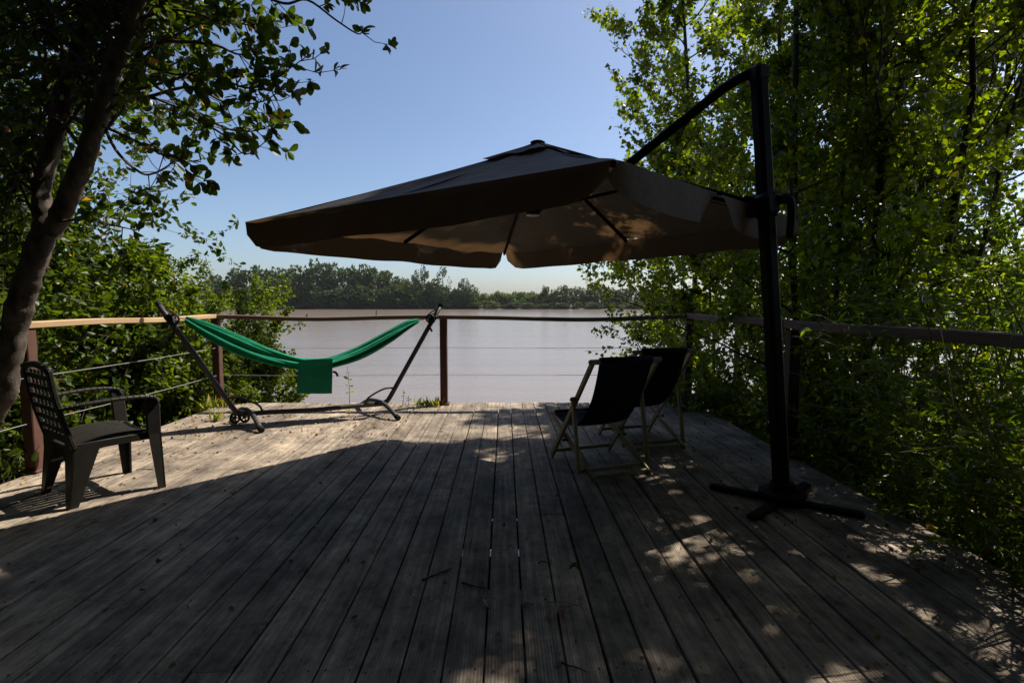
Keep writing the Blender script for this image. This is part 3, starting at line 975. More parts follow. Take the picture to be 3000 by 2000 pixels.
# shading limits: the sun must reach the back of the deck and its left half
def lit_patch(q):
    """False when a leaf at q would shade the sunlit part of the deck"""
    x, yy = q.x - (q.z) * .667, q.y - (q.z) * .438
    if q.z < 0: return True
    if yy > 6.9 or yy < 2.4 or x < -6.2 or x > .75: return True
    # shaded side of the line from the left deck edge to the parasol's far corner, and dapples on the right
    edge = 4.75 + (x + 1.05) * .975
    if x < -1.05: return yy < edge - .1
    if x < -.45: return yy < 4.75
    return yy < 4.85 or (5.45 < yy < 6.25 and x > -.45 + .2 * math.sin(9 * yy)) or x > .45
SPOTS = []
_rs = random.Random(12)
for (px_, py_, n_) in ((1900, 1400, 3), (2050, 1345, 4), (1945, 1335, 2), (2010, 1540, 3), (2045, 1530, 2), (2110, 1615, 2), (2300, 1810, 4), (2240, 1790, 3), (2270, 1850, 3),
                       (2480, 1680, 3), (2545, 1695, 3), (2610, 1715, 2), (2700, 1790, 3), (2790, 1845, 3), (2900, 1870, 3), (2960, 1910, 2), (2490, 1965, 4), (2460, 1930, 2), (1960, 1370, 2),
                       (1850, 1310, 3), (1900, 1290, 3), (1990, 1440, 2), (2350, 1560, 1), (2200, 1700, 2), (2600, 1900, 2), (2830, 1960, 2)):
    g_ = at(px_, py_, z=0.0)
    for _ in range(n_):
        SPOTS.append((g_.x + _rs.gauss(0, .05), g_.y + _rs.gauss(0, .05), _rs.uniform(.02, .055)))
HIGH = [(_rs.uniform(1.75, 3.4), _rs.uniform(1.1, 4.0), _rs.uniform(.05, .12)) for _ in range(70)]
def gaps(q):
    """False where a leaf would close one of the gaps that let flecks of sun through to the deck"""
    x, yy = q.x - q.z * .667, q.y - q.z * .438
    if q.z < .3: return True
    for (a, b_, r_) in SPOTS:
        if abs(x - a) < r_ and abs(yy - b_) < r_: return False
    if q.z > 2.4 and x > 1.6:                  # gaps in the crowns above the bamboo
        for (a, b_, r_) in HIGH:
            if abs(x - a) < r_ and abs(yy - b_) < r_: return False
    return lit_patch(q)

def poplar(label, base, top, r, seed, nl, L, z0, leaf=.07, per=13, spread=.55, up=.32, tone='leaf_poplar', lim=None, bias=None, group='poplars behind the parasol'):
    rr = random.Random(seed)
    base, top = Vector(base), Vector(top)
    root = thing('poplar_tree', label, 'tree', base, 0, group)
    tb = MB(); br = MB(); twigs = []
    n = 14
    pts = []
    bow = Vector((rr.gauss(0, .12), rr.gauss(0, .12), 0))
    for i in range(n + 1):
        t = i / n
        pts.append(lerp(base, top, t) + bow * math.sin(math.pi * t) + Vector((rr.gauss(0, .025), rr.gauss(0, .025), 0)))
    tb.tube(pts, [.78 * r * (1.15 - .95 * i / n) for i in range(n + 1)], 10, caps=False)
    trunk = tb.build('trunk', M['bark_poplar'], root, smooth=True)
    H = (top - base).length
    for j in range(nl):
        t = z0 + (1 - z0) * (j + rr.random()) / nl
        f = t * n; i = min(n - 1, int(f))
        q = pts[i].lerp(pts[i + 1], f - i)
        a = rr.random() * 6.283
        d = Vector((math.cos(a), math.sin(a), rr.uniform(.15, .9)))
        if bias: d += Vector(bias) * rr.random()
        grow(br, twigs, q, d, L * rr.uniform(.6, 1.2) * (1.05 - .6 * t), r * .34 * (1.1 - .8 * t), 2, rr, spread, up, (4, 6), .15)
    br.build('limbs', M['bark_poplar'], trunk)
    lv = Leaves(seed, 'poplar')
    leaf_twigs(lv, twigs, per, leaf, rr, .5, .045, lim if callable(lim) else gaps)
    lv.build('crown', M[tone], root)
    return root

# far-left group beyond the fence: stand well out over the river margin
poplar('tall poplar at the water edge, its spray reaching farthest over the river', (4.6, 12.2, -1.9), (3.6, 12.0, 11.5), .09, 21, 46, 2.7, .10, .095, 16, bias=(-.8, 0, 0))
poplar('slender pale poplar trunk seen just beside the parasol pole top', (5.6, 12.6, -1.6), (5.3, 12.4, 12.5), .09, 22, 38, 2.4, .08, .095, 14)
poplar('low bushy young poplar hanging over the railing corner', (3.75, 9.6, -1.8), (3.2, 9.6, 4.0), .045, 23, 34, 1.8, .05, .075, 25, bias=(-.8, 0, -.25))
poplar('poplar with forked grey trunk behind the parasol slider', (3.6, 7.3, -1.2), (3.75, 7.4, 8.2), .055, 24, 36, 1.6, .10, .07, 14)
poplar('dark straight poplar trunk right of the parasol pole', (3.15, 5.2, -1.0), (2.98, 5.25, 8.5), .05, 25, 44, 1.5, .14, .056, 15)
poplar('poplar trunk streaked with light in the dark clump', (3.45, 5.5, -1.0), (3.25, 5.3, 9.5), .036, 26, 44, 1.5, .14, .056, 15)
poplar('thick shaded poplar trunk in the middle of the dark clump', (3.35, 4.85, -1.0), (3.55, 5.0, 10.0), .055, 27, 48, 1.7, .16, .056, 15)
poplar('poplar leaning out to the right over the bamboo', (3.45, 4.4, -1.0), (4.5, 4.7, 8.5), .04, 28, 34, 1.5, .26, .056, 11)
poplar('thin leaning poplar stem crossing the leaves at the far right', (3.75, 4.6, -1.0), (5.5, 4.9, 7.6), .028, 29, 18, 1.3, .45, .065, 12)
poplar('sunlit leafy poplar standing behind the bamboo', (7.0, 8.4, -.9), (6.9, 8.3, 10.0), .08, 30, 50, 2.3, .06, .09, 16)
poplar('leafy poplar at the far right edge above the bamboo', (8.6, 9.3, -.8), (8.5, 9.2, 10.5), .08, 31, 50, 2.3, .06, .095, 16)
poplar('broad poplar filling the gap behind the dark clump', (6.2, 9.2, -1.1), (6.2, 9.0, 9.0), .08, 32, 42, 2.4, .06, .09, 14)
poplar('pale stemmed poplar between the parasol pole and the dark clump', (4.6, 7.9, -1.1), (4.5, 7.8, 9.5), .05, 33, 36, 1.9, .08, .075, 14)
poplar('poplar added just beyond the right frame to shade the front of the deck', (5.3, 3.3, -.8), (4.7, 3.9, 8.0), .07, 34, 50, 1.8, .42, .075, 26, lim=lambda q: gaps(q) and q.x - q.z * .667 < 2.0 and q.y - q.z * .438 < 2.35)  # added tree, leaves kept only where they shade the front deck

poplar('big unseen poplar added beyond the right frame edge to keep sky light off the deck', (4.6, 1.8, -.8), (2.6, 2.4, 8.6), .09, 36, 46, 3.4, .62, .09, 24, spread=.5, up=.05, bias=(-1.2, .3, -.2),
       lim=lambda q: gaps(q) and q.y - q.z * .438 < 2.6 and q.z > CAM.z + .66 * q.y + .5)  # added out of view to block the overhead sky and sun glow
poplar('tallest poplar of the dark clump, its high crown added to shade the parasol', (4.3, 5.7, -1.0), (4.5, 6.0, 12.5), .06, 35, 80, 2.3, .46, .08, 36, lim=lambda q: gaps(q) and q.y - q.z * .438 < 2.72 + .1 * math.sin(5 * q.x))  # added crown above the view, trimmed so it shades the parasol roof

def shrub(label, base, stems, H, spreadv, seed, kind='broad', leaf=.06, per=9, mat_='leaf_bush', depth=2, cat='shrub', name='shrub', group=None, lean=(0, 0, 0), keep=None, up=.2, jit=.03, nch=(4, 6)):
    rr = random.Random(seed)
    base = Vector(base)
    root = thing(name, label, cat, base, 0, group)
    st = MB(); twigs = []
    for j in range(stems):
        a = rr.random() * 6.283
        rad = spreadv * math.sqrt(rr.random())
        q = base + Vector((math.cos(a) * rad * .6, math.sin(a) * rad * .6, 0))
        d = Vector((math.cos(a) * spreadv * .5 / H * 1.6, math.sin(a) * spreadv * .5 / H * 1.6, 1)) + Vector(lean)
        grow(st, twigs, q, d, H * rr.uniform(.6, 1.1), .022, depth, rr, .62, up, nch, .14, .002, .5, .12, keep)
    st.build('stems', M['twig'], root)['kind'] = 'stuff'
    lv = Leaves(seed, kind)
    leaf_twigs(lv, twigs, per, leaf, rr, .3, jit, keep)
    lv.build('foliage', M[mat_], root)
    return root
# right side, below the rail: suckers along the fence and by the corner post
sh_keep = lambda q: (q.x > XR + .1 or q.y > YB + .15) and gaps(q)
shrub('small leaved poplar suckers crowding the corner post', (2.95, 7.1, -1.5), 14, 2.4, .9, 41, 'poplar', .055, 20, 'leaf_poplar', keep=lit_patch, lean=(-.1, 0, 0))
shrub('dense small leaved thicket under the rail behind the deckchairs', (3.2, 6.0, -1.2), 16, 2.2, .9, 42, 'poplar', .055, 22, 'leaf_poplar', keep=sh_keep)
shrub('dark thicket outside the rail behind the parasol pole', (3.05, 4.7, -1.0), 18, 2.2, .8, 43, 'poplar', .055, 22, 'leaf_poplar', keep=sh_keep)
shrub('low ferny plants spilling onto the deck at the corner post', (2.25, 6.3, 0.0), 10, .34, .4, 44, 'broad', .05, 5, 'leaf_bush', depth=1)

def bamboo(label, base, n, H, seed, spreadv=.45, lean=(-.12, 0, 0), per=22, group='bamboo along the right railing'):
    rr = random.Random(seed)
    base = Vector(base)
    root = thing('bamboo', label, 'bamboo', base, 0, group)
    twigs = []; side = MB()
    for j in range(n):
        a = rr.random() * 6.283; rad = spreadv * math.sqrt(rr.random())
        q = base + Vector((math.cos(a) * rad, math.sin(a) * rad, 0))
        d = Vector((rr.gauss(0, .16), rr.gauss(0, .16), 1)) + Vector(lean) * rr.uniform(.3, 1.6)
        L = H * rr.uniform(.55, 1.1)
        pts = [q]
        for i in range(10):
            d = (d + Vector((lean[0] * .12 + rr.gauss(0, .03), lean[1] * .12 + rr.gauss(0, .03), -.02 * i * .35))).normalized()
            pts.append(pts[-1] + d * L / 10)
        c = MB(); c.tube(pts, [.0095 * (1 - .7 * i / 10) for i in range(11)], 5, caps=False)
        c.build('cane', M['cane'], root)
        for k_ in range(22):
            f = rr.uniform(.6, 9.9); i = int(f)
            p = pts[i].lerp(pts[i + 1], f - i)
            dd = Vector((rr.gauss(0, 1), rr.gauss(0, 1), rr.uniform(-.1, .7))).normalized()
            Ls = rr.uniform(.18, .5)
            tw = [p, p + dd * Ls * .5, p + dd * Ls + Vector((0, 0, -.10 * Ls))]
            side.tube(tw, [.003, .002, .0015], 3, caps=False)
            twigs.append(tw)
    side.build('side_twigs', M['cane'], root)['kind'] = 'stuff'
    lv = Leaves(seed, 'narrow')
    for tw in twigs:
        ax = (tw[2] - tw[0]).normalized()
        for _ in range(rr.randint(per - 4, per + 4)):
            f = rr.random() * 2; i = int(f)
            p = tw[i].lerp(tw[min(2, i + 1)], f - i)
            if p.x < 1.95 + .25 * rr.random() and p.z < .85: continue
            if p.x < 2.62 and .95 < p.z < 1.5 and rr.random() < .7: continue
            if not gaps(p): continue
            a = ax * .6 + Vector((rr.gauss(0, .6), rr.gauss(0, .6), rr.gauss(-.25, .4)))
            lv.add(p, a, rr.uniform(.045, .09))
    lv.build('foliage', M['leaf_bamboo'], root)
    return root
bamboo('bamboo at the front right edge spilling over the deck boards', (2.9, 1.75, -.75), 26, 1.9, 51, .5, (-.10, .02, 0))
bamboo('bamboo covering the railing right of the parasol base', (2.85, 2.6, -.8), 30, 2.35, 52, .5, (-.17, 0, 0))
bamboo('taller bamboo behind the railing, right of the dark thicket', (3.15, 3.5, -.85), 24, 2.5, 53, .5, (-.05, 0, 0))
bamboo('bamboo at the outer right, rising above the rail', (3.7, 3.0, -.8), 24, 2.5, 54, .6, (-.05, .03, 0))
bamboo('back row of bamboo under the leaning poplar', (3.95, 4.0, -.8), 22, 2.7, 55, .6, (-.03, 0, 0))

# left bushes beyond the side railing
lk = lambda q: q.x < XL - .1 or q.y > YB + .12
def mound(xe, top):
    """a rounded bush: its river side curves back towards the top"""
    def f(q):
        t = max(0.0, min(1.0, (q.z + .3) / (top + .3)))
        return lk(q) and q.x < xe - .95 * t ** 5 + .10 * math.sin(5 * q.z + 3 * q.y) + .06 * math.sin(17 * q.z) and q.z < top + .10 * math.sin(6 * q.x) + .06 * math.sin(19 * q.x)
    return f
shrub('rounded sunny bush rising behind the green hammock', (-4.55, 7.7, -1.6), 50, 3.3, 1.35, 61, 'broad', .062, 62, 'leaf_bush', keep=mound(-3.5, 2.1))
shrub('bush hanging down to the deck corner beside the hammock stand', (-4.05, 7.2, -1.5), 22, 2.0, .8, 62, 'broad', .066, 30, 'leaf_bush', keep=mound(-3.28, 1.3))
shrub('tall dense bush at the middle of the side railing', (-4.9, 6.0, -1.1), 32, 3.0, 1.0, 63, 'broad', .075, 44, 'leaf_bush', keep=mound(-3.7, 2.2))
shrub('leafy bush right behind the armchair and side railing', (-4.5, 4.9, -.9), 24, 3.0, .8, 64, 'broad', .08, 30, 'leaf_laurel', keep=mound(-3.62, 2.15))
shrub('low dark bush at the foot of the forked tree', (-4.25, 3.95, -.8), 14, 2.0, .55, 65, 'broad', .075, 20, 'leaf_laurel', keep=lk)
shrub('leafy shoots growing around the left railing post', (-3.72, 3.78, -.5), 8, 1.0, .25, 66, 'broad', .085, 6, 'leaf_laurel', depth=1, keep=lambda q: q.x < XL + .12)
shrub('tall dark evergreen bush behind the forked trunk', (-6.2, 6.3, -1.0), 28, 5.4, 1.5, 67, 'broad', .09, 30, 'leaf_laurel', keep=lambda q: lk(q) and q.y < 6.9 and q.x < -4.6 - .27 * max(0, q.z - 1.2) + .12 * math.sin(7 * q.z))
shrub('dark laurel mass filling the upper left behind the tree', (-6.0, 4.7, -.8), 28, 6.0, 1.3, 68, 'broad', .09, 30, 'leaf_laurel', keep=lambda q: lk(q) and q.x < -3.8 - .12 * max(0, q.z - 1.4) + .1 * math.sin(6 * q.z))

# the forked tree at the left, leaning in over the railing
rr = random.Random(77)
tree = thing('forked_tree', 'forked pale barked tree leaning over the left railing beside the armchair', 'tree', (-4.05, 3.75, -.8))
TR = curve([(-4.05, 3.78, -.85), at(-75, 1330, 3.75), at(2, 1150, 3.72), at(45, 950, 3.7), at(88, 800, 3.68), at(140, 655, 3.65)], 6)
LF = curve([at(128, 690, 3.66), at(124, 560, 3.7), at(160, 400, 3.76), at(205, 220, 3.8), at(250, 90, 3.82), at(300, -30, 3.85), at(380, -260, 3.9)], 6)
RF = curve([at(150, 680, 3.64), at(198, 580, 3.6), at(245, 470, 3.56), at(288, 340, 3.53), at(335, 190, 3.5), at(385, 60, 3.48), at(430, -80, 3.46), at(500, -300, 3.4)], 6)
b = MB()
def wobr(r0, r1, n, s): return [lerp(r0, r1, i / (n - 1)) * (1 + .05 * math.sin(i * .57 + s) + .03 * math.sin(i * 1.3 + s)) for i in range(n)]
TR = curve(TR, 3); b.tube(TR, wobr(.090, .072, len(TR), 0), 26, caps=False); roughen(b, 0, .014, 9)
trunk = b.build('trunk', M['bark_pale'], tree, smooth=True)
b = MB(); b.tube(curve(LF, 3), wobr(.056, .038, len(LF) * 3 - 2, 1), 22, caps=False); roughen(b, 0, .010, 10)
b.build('limb', M['bark_pale'], trunk, smooth=True)
b = MB(); b.tube(curve(RF, 3), wobr(.062, .040, len(RF) * 3 - 2, 2), 22, caps=False); roughen(b, 0, .010, 10)
b.build('limb', M['bark_pale'], trunk, smooth=True)
br = MB()
near_l = Leaves(78, 'broad')
far_l = Leaves(79, 'broad')
def clear_limb(q):
    for L_ in (LF, RF):
        for c_ in L_[4::2]:
            if abs(c_.z - q.z) < .09 and q.y < c_.y + .02 and abs(q.x / q.y - c_.x / c_.y) < .028: return rr.random() < .12
    return True
def rosette(lv, p, d, n, size):
    d = d.normalized()
    for _ in range(n):
        rv = Vector((rr.gauss(0, 1), rr.gauss(0, 1), rr.gauss(0, 1)))
        rv = (rv - d * rv.dot(d)).normalized()
        a = d * rr.uniform(.1, .9) + rv * rr.uniform(.5, 1.0) + Vector((0, 0, -.15))
        if not clear_limb(p): continue
        lv.add(p + d * rr.uniform(-.05, .01), a, size * rr.uniform(.7, 1.25))
def spray(lv, pts, r0, nt, size, tl=(.1, .3), nl=(4, 8)):
    pts = curve(pts, 5)
    br.tube(pts, [lerp(r0, .003, i / (len(pts) - 1)) for i in range(len(pts))], 5, caps=False)
    rosette(lv, pts[-1], pts[-1] - pts[-2], rr.randint(5, 8), size)
    for _ in range(nt):
        i = rr.randint(int(len(pts) * .2), len(pts) - 2)
        d = (pts[i + 1] - pts[i]).normalized()
        rv = Vector((rr.gauss(0, 1), rr.gauss(0, 1), rr.gauss(0, 1) + .1)).normalized()
        dd = (d * .7 + rv).normalized()
        L = rr.uniform(*tl)
        m_ = pts[i] + dd * L * .5 + Vector((0, 0, -.1 * L))
        e = m_ + (dd + Vector((0, 0, .25))).normalized() * L * .5
        br.tube([pts[i], m_, e], [.004, .003, .002], 3, caps=False)
        rosette(lv, e, e - m_, rr.randint(*nl), size)
        if rr.random() < .5: rosette(lv, m_, dd, rr.randint(2, 4), size)
SPR = [
    ([(300, 290, 3.52), (450, 250, 3.5), (600, 215, 3.48), (720, 258, 3.46), (800, 232, 3.45), (900, 165, 3.44)], 13),
    ([(290, 330, 3.53), (430, 285, 3.6), (560, 340, 3.62), (660, 400, 3.6), (720, 452, 3.6), (790, 405, 3.58)], 9),
    ([(280, 360, 3.54), (390, 410, 3.5), (480, 455, 3.48), (520, 460, 3.46), (570, 490, 3.45)], 7),
    ([(340, 180, 3.5), (480, 120, 3.55), (600, 60, 3.6), (680, 20, 3.6), (770, -30, 3.6)], 10),
    ([(620, -120, 3.6), (720, -40, 3.62), (830, 10, 3.6), (900, 0, 3.6), (985, 60, 3.6), (1050, 100, 3.6), (1064, 78, 3.6)], 3),
    ([(760, -130, 3.7), (880, -60, 3.7), (1000, -20, 3.7), (1070, 15, 3.7)], 5),
    ([(480, 120, 3.52), (620, 130, 3.5), (700, 160, 3.5), (745, 140, 3.5)], 6),
    ([(430, 285, 3.6), (560, 255, 3.62), (660, 300, 3.64), (760, 300, 3.64), (835, 258, 3.64)], 8),
    ([(420, 230, 3.7), (560, 320, 3.74), (660, 375, 3.75), (735, 385, 3.75), (805, 365, 3.75)], 9),
    ([(290, 330, 3.6), (340, 440, 3.62), (410, 505, 3.64), (450, 508, 3.64), (500, 480, 3.64), (520, 450, 3.64)], 3),
    ([(380, 60, 3.5), (520, 30, 3.45), (640, 60, 3.42), (730, 60, 3.4)], 9),
    ([(330, 200, 3.5), (420, 190, 3.3), (520, 220, 3.2), (610, 200, 3.15)], 9),
    ([(290, 280, 3.6), (360, 290, 3.8), (460, 290, 3.95), (560, 320, 4.0)], 8),
    ([(400, 0, 3.6), (560, 10, 3.8), (700, 70, 3.9), (800, 60, 3.95)], 8),
    ([(150, 655, 3.6), (250, 640, 3.55), (330, 660, 3.52), (400, 675, 3.5)], 3),
]
for pts, nt_ in SPR:
    spray(near_l, [at(x_, y_, Y_) for (x_, y_, Y_) in pts], .012, int(nt_ * 1.7), .074)
N_NEAR = 300
for _ in range(120):
    src = rr.choice([LF, RF, RF])
    p = src[rr.randint(int(len(src) * .3), len(src) - 1)]
    tx, ty = rr.uniform(-260, 640), rr.uniform(-330, 330)
    if tx > 200: ty = rr.uniform(-330, 270 - (tx - 200) * .3)
    e = at(tx, ty, rr.uniform(3.9, 5.6) if tx < 330 else rr.uniform(3.4, 5.2))
    mid = lerp(p, e, .5) + Vector((0, 0, .12))
    spray(far_l, [p, mid, e], .014, rr.randint(6, 9), .07, (.12, .4))
for _ in range(26):
    e = at(rr.uniform(-240, 120), rr.uniform(250, 760), rr.uniform(3.3, 4.8))
    p = LF[rr.randint(0, len(LF) - 8)]
    spray(far_l, [p, lerp(p, e, .5) + Vector((0, 0, .1)), e], .01, rr.randint(4, 7), .07, (.12, .35))
for _ in range(46):                         # unseen boughs added above the deck to block sky light
    p = rr.choice([LF, RF, RF])[-rr.randint(1, 8)]
    ex, ey = rr.uniform(-3.9, .9), rr.uniform(.5, 3.3)
    e = Vector((ex, ey, max(CAM.z + .72 * ey + .45, 3.5) + rr.uniform(0, 1.5)))
    q = lerp(p, e, .5) + Vector((0, 0, .55))
    spray(far_l, [p, q, e], .012, 16, .10, (.2, .6), (6, 11))
br.build('branches', M['twig'], tree)
# leaves seen singly against the sky are parts of their own
P_, X_, A_, N_, Z_ = near_l.frames()
b = MB(); b.add(TPL['broad'][0].tolist(), TPL['broad'][1])
lm = b.mesh('leaf', M['leaf_laurel'])
order = list(range(len(P_)))
rr.shuffle(order)
single = set(order[:N_NEAR])
inv = Matrix.Translation(-tree.location)
for i in sorted(single):
    o = link(bpy.data.objects.new('leaf', lm))
    o.parent = tree
    o.matrix_parent_inverse = inv
    m3 = Matrix((X_[i] * Z_[i], A_[i] * Z_[i], N_[i] * Z_[i])).transposed().to_4x4()
    m3.translation = Vector(P_[i])
    o.matrix_basis = m3
for i in order[N_NEAR:]:
    far_l.add(P_[i], A_[i], Z_[i])
far_l.build('crown', M['leaf_laurel'], tree)

# ------------------------------------------------------------------ weeds and litter on the deck
def weed(label, px, py, top, seed, n=7, size=.05, kind='broad', name='weed', m_='weed'):
    r2 = random.Random(seed)
    base = at(px, py, z=0.0); base.z = -.02
    tp = at(top[0], top[1], base.y)
    root = thing(name, label, 'weed', base)
    pts = curve([base, lerp(base, tp, .5) + Vector((.015, 0, 0)), tp], 4)
    b_ = MB(); b_.tube(pts, [lerp(.004, .0018, i / (len(pts) - 1)) for i in range(len(pts))], 5)
    b_.build('stem', M['twig'], root)
    lv = Leaves(seed, kind)
    for i in range(n):
        f = (i + .6) / n
        p = pts[min(len(pts) - 1, int(f * (len(pts) - 1)))]
        for s in (-1, 1):
            lv.add(p, Vector((s * r2.uniform(.6, 1), r2.gauss(0, .5), r2.gauss(-.05, .3))), size * r2.uniform(.6, 1.2))
    lv.build('foliage', M[m_], root, kind=None)
weed('tall thin seedling growing up between boards beside the green pouch', 1022, 1216, (1018, 1075), 81, 7, .055)
weed('short weed with bare stem right of the stand, taller of its pair', 1176, 1190, (1182, 1140), 82, 4, .035)
weed('small leafy weed behind the right foot of the stand', 1190, 1205, (1196, 1158), 83, 6, .03)
def tuft(label, px, py, w, h, n, seed):
    r2 = random.Random(seed)
    base = at(px, py, z=0.0); base.z = 0
    lv = Leaves(seed, 'narrow')
    for _ in range(n):
        lv.add(base + Vector((r2.uniform(-w, w), r2.uniform(-w, w) * .4, -.005)), Vector((r2.gauss(0, .5), r2.gauss(0, .3), 1)), h * r2.uniform(.5, 1.2))
    o = link(bpy.data.objects.new('grass_tuft', lv.mesh('grass_tuft', M['grass'])))
    tag(o, label, 'grass')
tuft('yellow green grass tuft at the foot of the middle post', 1255, 1188, .16, .11, 60, 84)
tuft('thin grass tuft left of the stand wheels', 632, 1233, .05, .17, 14, 85)
tuft('grass growing at the deck edge under the left hammock end', 640, 1190, .18, .14, 70, 86)
tuft('sparse grass by the left corner post base', 605, 1200, .08, .17, 20, 87)

lv = Leaves(90, 'poplar')
r2 = random.Random(90)
for i in range(1300):
    z = r2.random()
    if z < .30: x_, y_ = r2.uniform(-3.4, -1.0), r2.uniform(4.9, 6.6)
    elif z < .55: x_, y_ = r2.uniform(1.4, 2.4), r2.uniform(2.2, 6.5)
    elif z < .72: x_, y_ = r2.uniform(-3.6, -2.6), r2.uniform(3.4, 6)
    else: x_, y_ = r2.uniform(-3.3, 2.2), r2.uniform(1.3, 6.5)
    lv.add((x_, y_, r2.uniform(.004, .010)), (r2.gauss(0, 1), r2.gauss(0, 1), r2.gauss(.05, .12)), r2.uniform(.008, .030) if z > .3 else r2.uniform(.012, .034))
o = link(bpy.data.objects.new('leaf_litter', lv.mesh('leaf_litter', M['litter'])))
o['kind'] = 'stuff'
def dry_leaf(label, p, q, w, m_, curl=.008):
    p, q = Vector(p), Vector(q)
    d = q - p; s = Vector((-d.y, d.x, 0)).normalized()
    rows = []
    for i in range(9):
        t = i / 8
        ww = w * math.sin(math.pi * (.06 + .9 * t)) ** .8
        c = lerp(p, q, t) + Vector((0, 0, .006 + curl * math.sin(math.pi * t)))
        rows.append([c - s * ww + Vector((0, 0, curl * .7)), c, c + s * ww + Vector((0, 0, curl * .7))])
    b_ = MB(); b_.grid(rows)
    o_ = b_.build('fallen_leaf', m_)
    tag(o_, label, 'leaf', 'fallen leaves on the foreground boards')
def G(px, py): 
    p = at(px, py, z=0.0); p.z = 0
    return p
dry_leaf('pale crumpled dry leaf lying across a board gap, alone left of the others', G(1418, 1758), G(1434, 1788), .014, M['dry_pale'])
dry_leaf('short brown dry leaf left of the crossed narrow leaves', G(1530, 1786), G(1562, 1776), .015, M['dry_brown'])
dry_leaf('long pale narrow leaf lying across two boards', G(1602, 1768), G(1696, 1778), .008, M['dry_pale'], .004)
dry_leaf('narrow pale leaf pointing toward the camera below the long leaf', G(1627, 1774), G(1622, 1830), .012, M['dry_pale'])
dry_leaf('brown narrow leaf next to the one pointing at the camera', G(1643, 1776), G(1648, 1818), .010, M['dry_brown'])
dry_leaf('dark curled leaf on the board right of the middle', G(1668, 1672), G(1698, 1676), .016, M['dry_brown'], .02)
dry_leaf('small grey leaf above the curled dark leaf', G(1576, 1655), G(1602, 1652), .009, M['dry_pale'])
def stick(label, p, q, seed, r_=.006):
    r3 = random.Random(seed)
    pts = [lerp(p, q, i / 6) + Vector((r3.gauss(0, .004), r3.gauss(0, .004), r_ + .002)) for i in range(7)]
    b_ = MB(); b_.tube(pts, [r_ * (1.1 - .5 * i / 6) for i in range(7)], 6)
    tag(b_.build('stick', M['twig'], smooth=True), label, 'stick', 'dry sticks on the foreground boards')
stick('bent dry stick slanting up across a gap in the foreground boards', G(1233, 1705), G(1322, 1668), 1)
stick('thin dry stick slanting down, right of the bent one', G(1347, 1708), G(1423, 1726), 2, .005)
stick('thin twig lying near the bottom edge of the boards', G(1645, 1944), G(1716, 1968), 3, .003)

# ------------------------------------------------------------------ far bank woods
def crown_mesh(name, seed, m, nb=26, w=1.0, h=1.0, sparse=False, tri=46):
    r3 = np.random.default_rng(seed)
    blobs = []
    for i in range(nb):
        z = r3.uniform(.08, 1.0)
        rad = w * .5 * math.sqrt(max(.05, 1 - ((z - .48) / .56) ** 2))
        a = r3.uniform(0, 6.283); q = rad * math.sqrt(r3.uniform(.15, 1))
        blobs.append((q * math.cos(a), q * math.sin(a), z * h, r3.uniform(.09, .17) * (1.0 if not sparse else .6)))
    P, A = [], []
    for (x, y, z, br_) in blobs:
        n = int(tri * (.6 if sparse else 1))
        d = r3.normal(size=(n, 3)); d /= np.linalg.norm(d, axis=1)[:, None]
        P.append(np.array((x, y, z)) + d * br_ * r3.uniform(.65, 1.15, size=(n, 1)) * np.array((1, 1, .85)))
        A.append(d + r3.normal(size=(n, 3)) * .5)
    P, A = np.concatenate(P), np.concatenate(A)
    lv = Leaves(seed, 'poplar')
    lv.P, lv.A, lv.Z = list(map(tuple, P)), list(map(tuple, A)), list(r3.uniform(.055, .115, size=len(P)) * (1.0 if not sparse else .6))
    return lv.mesh(name, m)
CM = {
    'dark': [crown_mesh('crown', 200 + i, M['leaf_far'], 30, .8 + .1 * i) for i in range(4)],
    'grey': [crown_mesh('crown', 210 + i, M['leaf_far_grey'], 28, .75) for i in range(3)],
    'pale': [crown_mesh('crown', 220 + i, M['leaf_far_pale'], 26, 1.2) for i in range(3)],
    'sparse': [crown_mesh('crown', 230 + i, M['leaf_far_grey'], 46, .8, sparse=True) for i in range(3)],
}
b = MB(); b.tube([(0, 0, -.1), (.01, .01, .3), (0, -.01, .6), (.01, 0, .92)], [.022, .017, .012, .004], 6)
TM = b.mesh('trunk', M['bark_dark'])
r4 = random.Random(5)
ORD = ['first', 'second', 'third', 'fourth', 'fifth', 'sixth', 'seventh', 'eighth', 'ninth', 'tenth', 'eleventh', 'twelfth', 'thirteenth', 'fourteenth', 'fifteenth', 'sixteenth', 'seventeenth', 'eighteenth', 'nineteenth', 'twentieth']
def far_tree(name, label, cat, group, px, ytop, wpx, kind, dist=FAR + 4, low=.0):
    s = dist / FPX
    x = (px - 1478) * s
    zt = CAM.z + (885 - ytop) * s
    z0 = WATER_Z + .9
    H = (zt - z0) * 1.06
    root = thing(name, label, cat, (x, dist, z0), r4.uniform(0, 6.28), group)
    t_ = link(bpy.data.objects.new('trunk', TM)); t_.parent = root; t_.scale = (H * 1.0, H * 1.0, H)
    c_ = link(bpy.data.objects.new('crown', r4.choice(CM[kind]))); c_.parent = root
    wid = wpx * s
    c_.location = (0, 0, -H * low)
    c_.scale = (wid, wid, H * .97)
    return root
TREEG, SHRG = 'trees of the wood on the far bank', 'bushes along the far waterline'
prof = [(640, 815), (700, 802), (740, 800), (775, 797), (815, 800), (860, 795), (900, 798), (935, 781), (965, 789), (995, 791), (1030, 797), (1055, 795), (1085, 795), (1110, 806), (1135, 808), (1165, 820), (1195, 828), (1225, 832), (1265, 830)]
